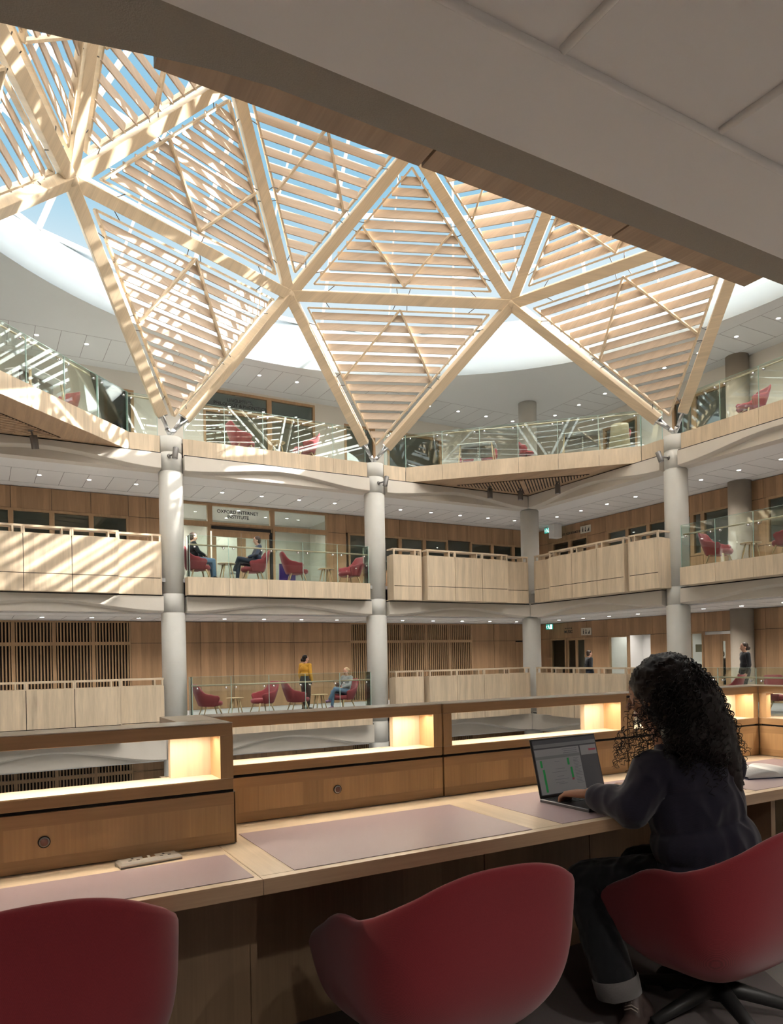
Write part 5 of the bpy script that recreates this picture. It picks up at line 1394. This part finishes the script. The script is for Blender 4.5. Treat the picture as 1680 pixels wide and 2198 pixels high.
person('person in dark clothes walking left, in front of the brown column at right', (10.9, 2.15, 0), 1.0, stand_pose(knL=(-.09, .10, .49), anL=(-.09, .16, .12), toL=(-.1, .30, .06), anR=(.09, -.14, .11), toR=(.1, -.02, .045)), M['darktop'], M['darktop'], M['blackshoe'], M['brownhair'], 'ponytail', s=1.06)
person('person glimpsed through the narrow glass slot of the oak door', (13.35, 4.66, 0), PI / 2, stand_pose(), M['darktop'], M['darkjean'], M['blackshoe'], M['hair_b'], s=0.93)

# ---- the reader in front
t = thing('person', 'curly haired woman in a navy sweatshirt, seated at the desk typing on a laptop', 'person', (-5.45, -9.0, NEARZ))
HC = V(-5.572, -8.860, 1.405); FD = V(-0.33, 0.91, -0.20).normalized()
P = dict(pel=V(-5.49, -9.0, .78), bel=V(-5.495, -8.98, .90), che=V(-5.50, -8.945, 1.05), nk=V(-5.535, -8.895, 1.22),
         shL=V(-5.665, -8.925, 1.135), elL=V(-5.765, -8.915, 1.02), wrL=V(-5.762, -8.715, 1.036), shR=V(-5.315, -8.955, 1.125), elR=V(-5.25, -8.84, 1.045), wrR=V(-5.49, -8.70, 1.036),
         hiL=V(-5.60, -8.97, .755), knL=V(-5.70, -8.63, .675), anL=V(-5.795, -8.845, .40), hiR=V(-5.40, -8.98, .755), knR=V(-5.42, -8.64, .70), anR=V(-5.375, -8.775, .42))
b = MB(); fr_ = head_shape(b, HC, FD, 1.0)
b.cone(P['che'], 0.10, P['nk'], 0.055); b.cone(P['nk'], 0.052, HC - V(0, 0, .06), 0.05); b.cone(P['pel'], 0.12, P['che'], 0.12)
for q in 'LR':
    b.cone(P['che'] + V(0, 0, .05), 0.08, P['sh' + q], 0.045); b.cone(P['sh' + q], 0.045, P['el' + q], 0.036); b.cone(P['el' + q], 0.036, P['wr' + q], 0.025)
    b.cone(P['hi' + q], 0.075, P['kn' + q], 0.052); b.cone(P['kn' + q], 0.052, P['an' + q], 0.036)
b.cone(P['anL'], .034, V(-5.76, -8.875, .35), .030); b.cone(V(-5.755, -8.895, .32), .016, V(-5.77, -8.905, .30), .014)
b.cone(P['anR'], .034, V(-5.355, -8.785, .37), .03); b.cone(V(-5.355, -8.785, .37), .022, V(-5.39, -8.765, .32), .018)
hand(b, P['wrL'] + V(0.0, 0.01, 0), V(-0.08, 1, -0.10), V(0, 0, 1), 1.0, 1, 0.75, 0.0082)
hand(b, P['wrR'] + V(-0.01, 0.0, 0), V(-0.55, 1, -0.10), V(0, 0, 1), 1.0, -1, 0.75, 0.0082)
fuse(b, 'body', M['skin_b'], t, 0.0045, 2)
face_parts(t, HC, fr_, 1.0, M['lips'])
MB().ell(HC + fr_[0] * -0.083 - fr_[2] * 0.05, (0.004, 0.004, 0.006), 10, 8).build('earring', M['chrome'], t)
rm = Matrix.Rotation(math.radians(8), 3, 'Z')
c = MB()
c.ell(V(-5.485, -8.95, 1.10), (0.20, 0.12, 0.11), 24, 14, rm); c.ell(V(-5.478, -8.96, 0.99), (0.222, 0.145, 0.16), 24, 14, rm); c.ell(V(-5.468, -8.985, 0.875), (0.235, 0.160, 0.13), 24, 14, rm); c.ell(V(-5.465, -9.0, 0.80), (0.232, 0.168, 0.075), 24, 14, rm)
c.cone(V(-5.51, -8.93, 1.13), 0.085, V(-5.53, -8.905, 1.195), 0.065)
c.cone(V(-5.52, -8.94, 1.10), 0.09, P['shL'], 0.078); c.cone(P['shL'], 0.078, P['elL'], 0.068); c.cone(P['elL'], 0.066, P['wrL'] - V(0, .055, 0), 0.054); c.cone(P['wrL'] - V(0, .055, 0), 0.052, P['wrL'] - V(0, .035, 0), 0.036)
c.cone(V(-5.45, -8.94, 1.10), 0.09, P['shR'], 0.075); c.cone(P['shR'], 0.075, P['elR'], 0.064); c.cone(P['elR'], 0.062, P['wrR'] + V(.04, -.03, 0), 0.050)
o = fuse(c, 'sweatshirt', M['navy'], t, 0.006, 8)
def folds(o, amp, sc):
    of = wloc(o); nn = [v.normal.copy() for v in o.data.vertices]
    for v, vn in zip(o.data.vertices, nn):
        p = v.co + of; q = V(p.x * sc[0], p.y * sc[1], p.z * sc[2]); n_ = noise.noise(q) + 0.5 * noise.noise(q * 2.1)
        v.co = v.co + vn * (amp * (1 - abs(n_) * 2.2))
folds(o, 0.007, (9, 9, 5))
m = MB(); m.tube([P['wrL'] - V(0, .060, 0), P['wrL'] - V(0, .045, 0), P['wrL'] - V(0, .018, 0), P['wrL'] - V(0, .012, 0)], [0.044, 0.042, 0.037, 0.033], 24); m.build('cuff_band', M['navy'], t)
m = MB(); m.tube([P['wrR'] + V(.035, -.03, 0), P['wrR'] + V(.022, -.02, 0), P['wrR'] + V(.005, -.004, 0)], [0.042, 0.038, 0.033], 24); m.build('cuff_band', M['navy'], t)
m = MB(); rows = []
for z_, r_ in ((0.765, 1.0), (0.770, 1.02), (0.735, 0.985), (0.725, 0.96)):
    rows.append([tuple(V(-5.465, -9.0, z_) + rm @ V(0.222 * r_ * math.cos(a), 0.160 * r_ * math.sin(a), 0)) for a in [2 * PI * k / 40 for k in range(40)]])
m.grid(rows, True, True); m.build('hem_band', M['navy'], t)
c = MB(); c.ell(V(-5.49, -8.99, .755), (0.19, 0.15, 0.085), 20, 12, rm)
c.cone(P['hiL'], 0.098, P['knL'], 0.084); c.cone(P['knL'], 0.082, V(-5.77, -8.76, .53), 0.074); c.cone(V(-5.77, -8.76, .53), 0.074, V(-5.795, -8.845, .42), 0.072)
c.cone(P['hiR'], 0.098, P['knR'], 0.080); c.cone(P['knR'], 0.078, V(-5.385, -8.755, .46), 0.068)
folds(fuse(c, 'trousers', M['jean'], t, 0.006, 5), 0.004, (14, 14, 10))
for ctr, ax_, r0 in ((V(-5.79, -8.857, .385), V(0.12, -0.20, -1), 0.078), (V(-5.378, -8.765, .430), V(0.10, -0.10, -1), 0.073)):
    ax_ = ax_.normalized(); m = MB(); m.tube([ctr - ax_ * .035, ctr - ax_ * .030, ctr + ax_ * .030, ctr + ax_ * .035, ctr + ax_ * .030, ctr - ax_ * .02], [r0, r0 + .004, r0 + .002, r0 - .002, r0 - .008, r0 - .010], 32, cap=False); m.build('trouser_cuff', M['cuff'], t)
def shoe(heel, toe, ank, nm='shoe'):
    d = (toe - heel).normalized()
    m = MB(); m.cone(heel, 0.034, heel.lerp(toe, .5), 0.036, 14); m.cone(heel.lerp(toe, .45), 0.037, toe, 0.034, 14); m.cone(heel + V(0, 0, .01), .034, ank, .040, 14); m.cone(ank, .038, heel.lerp(toe, .55) + V(0, 0, .012), .032, 12)
    o = fuse(m, nm, M['shoe'], t, 0.005, 2)
    s_ = d.cross(V(0, 0, 1)).normalized(); up_ = s_.cross(d)
    m = MB()
    rows = []
    for h in (-0.030, -0.046):
        rr = []
        for k in range(28):
            a = 2 * PI * k / 28; L = (toe - heel).length / 2 + 0.034; q_ = (heel + toe) / 2 + d * (L * math.cos(a)) + s_ * (0.038 * math.copysign(abs(math.sin(a)) ** .8, math.sin(a))) + up_ * h; rr.append(tuple(q_))
        rows.append(rr)
    m.grid(rows, True, True); m.f.append(tuple(range(28))); m.sm.append(False); m.f.append(tuple(range(28, 56))); m.sm.append(False)
    so = m.build('sole', M['sole']); so.parent = o; so.location = -wloc(t) * 0
    so.location = -Vector(wloc(o))
    la = MB()
    for k in range(4):
        c_ = ank.lerp(heel.lerp(toe, .72) + up_ * .035, 0.35 + .18 * k) + up_ * 0.008; la.tube([c_ - s_ * .022 - d * .004, c_ + up_ * .010, c_ + s_ * .022 + d * .004], 0.0022, 6)
    lo = la.build('laces', M['shoel']); lo.parent = o; lo.location = -Vector(wloc(o))
shoe(V(-5.70, -8.895, .287), V(-5.865, -8.965, .287), V(-5.755, -8.895, .345))
shoe(V(-5.315, -8.80, .375), V(-5.425, -8.755, .295), V(-5.36, -8.775, .40))

# hair
random.seed(11)
hb = MB()
blobs = [((-5.545, -8.893, 1.440), .118), ((-5.500, -8.935, 1.35), .128), ((-5.455, -8.970, 1.27), .108), ((-5.405, -8.995, 1.18), .078), ((-5.375, -9.005, 1.08), .055), ((-5.35, -9.01, 0.99), .034), ((-5.55, -8.975, 1.27), .085), ((-5.48, -9.005, 1.22), .08)]
for c_, r_ in blobs: hb.ell(c_, (r_,) * 3, 20, 14)
for (c0, r0), (c1, r1) in zip(blobs, blobs[1:6]): hb.cone(c0, r0, c1, r1)
hb.ell(HC + V(0, 0, 0.035) - FD * 0.012, (0.096, 0.096, 0.092), 20, 14)
hair = fuse(hb, 'hair', M['hair_b'], t, 0.008, 3)
off_ = wloc(hair)
for v in hair.data.vertices:
    p = v.co + off_; n_ = noise.noise(p * 40) * 0.007 + abs(noise.noise(p * 95)) * 0.014; d_ = (p - HC).normalized(); v.co = v.co + d_ * n_
def curl(mb, path, rad, pitch, tr, phase):
    pts = []; L = 0; prev = path[0]; n = len(path)
    seg = [(path[i], path[i + 1]) for i in range(n - 1)]; tot = sum((b - a).length for a, b in seg); N_ = int(tot / pitch * 9); acc = 0
    for i in range(N_ + 1):
        s = i / max(1, N_) * tot; k = 0; q = s
        while k < len(seg) - 1 and q > (seg[k][1] - seg[k][0]).length: q -= (seg[k][1] - seg[k][0]).length; k += 1
        a, b = seg[k]; d = (b - a).normalized(); p = a + d * q
        x = d.cross(V(0.3, 0.5, 0.1)).normalized(); y = d.cross(x); th = phase + 2 * PI * s / pitch; rr = rad * min(1, s / 0.03 + 0.2)
        pts.append(p + x * math.cos(th) * rr + y * math.sin(th) * rr)
    rs = [tr * (1 - 0.6 * i / len(pts)) for i in range(len(pts))]
    if len(pts) > 2: mb.tube(pts, rs, 4, False)
cm = MB()
ends = [(-5.740, -8.860, 1.180), (-5.710, -8.860, 1.230), (-5.720, -8.900, 1.190), (-5.700, -8.940, 1.200), (-5.660, -8.980, 1.190), (-5.610, -9.020, 1.170), (-5.560, -9.030, 1.100), (-5.510, -9.050, 1.020), (-5.450, -9.050, 0.930), (-5.380, -9.040, 0.940), (-5.330, -9.030, 0.990), (-5.350, -9.010, 1.050), (-5.350, -8.990, 1.130), (-5.350, -8.970, 1.210), (-5.470, -9.040, 0.880), (-5.750, -8.880, 1.170), (-5.370, -9.050, 0.950), (-5.340, -9.040, 1.050), (-5.350, -9.030, 1.130), (-5.420, -9.040, 0.910), (-5.540, -9.060, 1.070), (-5.500, -9.080, 1.010), (-5.620, -9.040, 1.140)]
front_ends = [0, 1, 2, 3, 15]
for k in range(620):
    a = random.uniform(0, 2 * PI); e = random.uniform(-0.15, 1.0)
    dr = V(math.cos(a) * math.sqrt(max(0, 1 - e * e)), math.sin(a) * math.sqrt(max(0, 1 - e * e)), e)
    if dr.dot(FD) > 0.15: dr = dr - FD * 1.2 * dr.dot(FD); dr.normalize()
    p0 = HC + V(0.040, -0.038, 0.035) + dr * 0.120
    ei = random.randrange(len(ends)); q = V(*ends[ei]) + V(random.gauss(0, .014), random.gauss(0, .012), random.gauss(0, .023) + (random.random() < .5) * random.uniform(.03, .15))
    if (q - p0).length > 0.46 or (ei in front_ends and (random.random() < 0.5 or dr.dot(FD) > -0.15)): continue
    bow = (p0 - HC).normalized() * 0.06 * V(1, 1, 0.2)
    m1 = p0.lerp(q, .33) + V(bow.x, bow.y, bow.z + .01) ; m2 = p0.lerp(q, .68) + V(bow.x, bow.y, bow.z) * 0.6
    pth = []
    for i in range(9):
        u = i / 8; pth.append(p0 * (1 - u) ** 3 + m1 * 3 * u * (1 - u) ** 2 + m2 * 3 * u * u * (1 - u) + q * u ** 3)
    curl(cm, pth, random.uniform(0.004, 0.009), random.uniform(0.020, 0.034), random.uniform(0.0016, 0.0028), random.uniform(0, 6.28))
for (a, b) in (((-5.400, -8.980, 1.280), (-5.290, -9.040, 1.190)), ((-5.400, -8.960, 1.390), (-5.400, -8.980, 1.280)), ((-5.370, -9.000, 1.150), (-5.340, -9.040, 1.050)), ((-5.710, -8.850, 1.290), (-5.760, -8.850, 1.200)), ((-5.720, -8.850, 1.240), (-5.780, -8.860, 1.150)), ((-5.430, -8.940, 1.490), (-5.400, -8.980, 1.350)), ((-5.370, -9.020, 1.080), (-5.380, -9.040, 0.900))):
    for j in range(4):
        p, q = V(*a), V(*b); o_ = V(random.gauss(0, .006), random.gauss(0, .006), random.gauss(0, .006)); curl(cm, [p + o_, p.lerp(q, .5) + o_ * 2, q + o_], 0.007, 0.026, 0.0018, random.uniform(0, 6))
cm.build('curls', M['hair_b'], t)
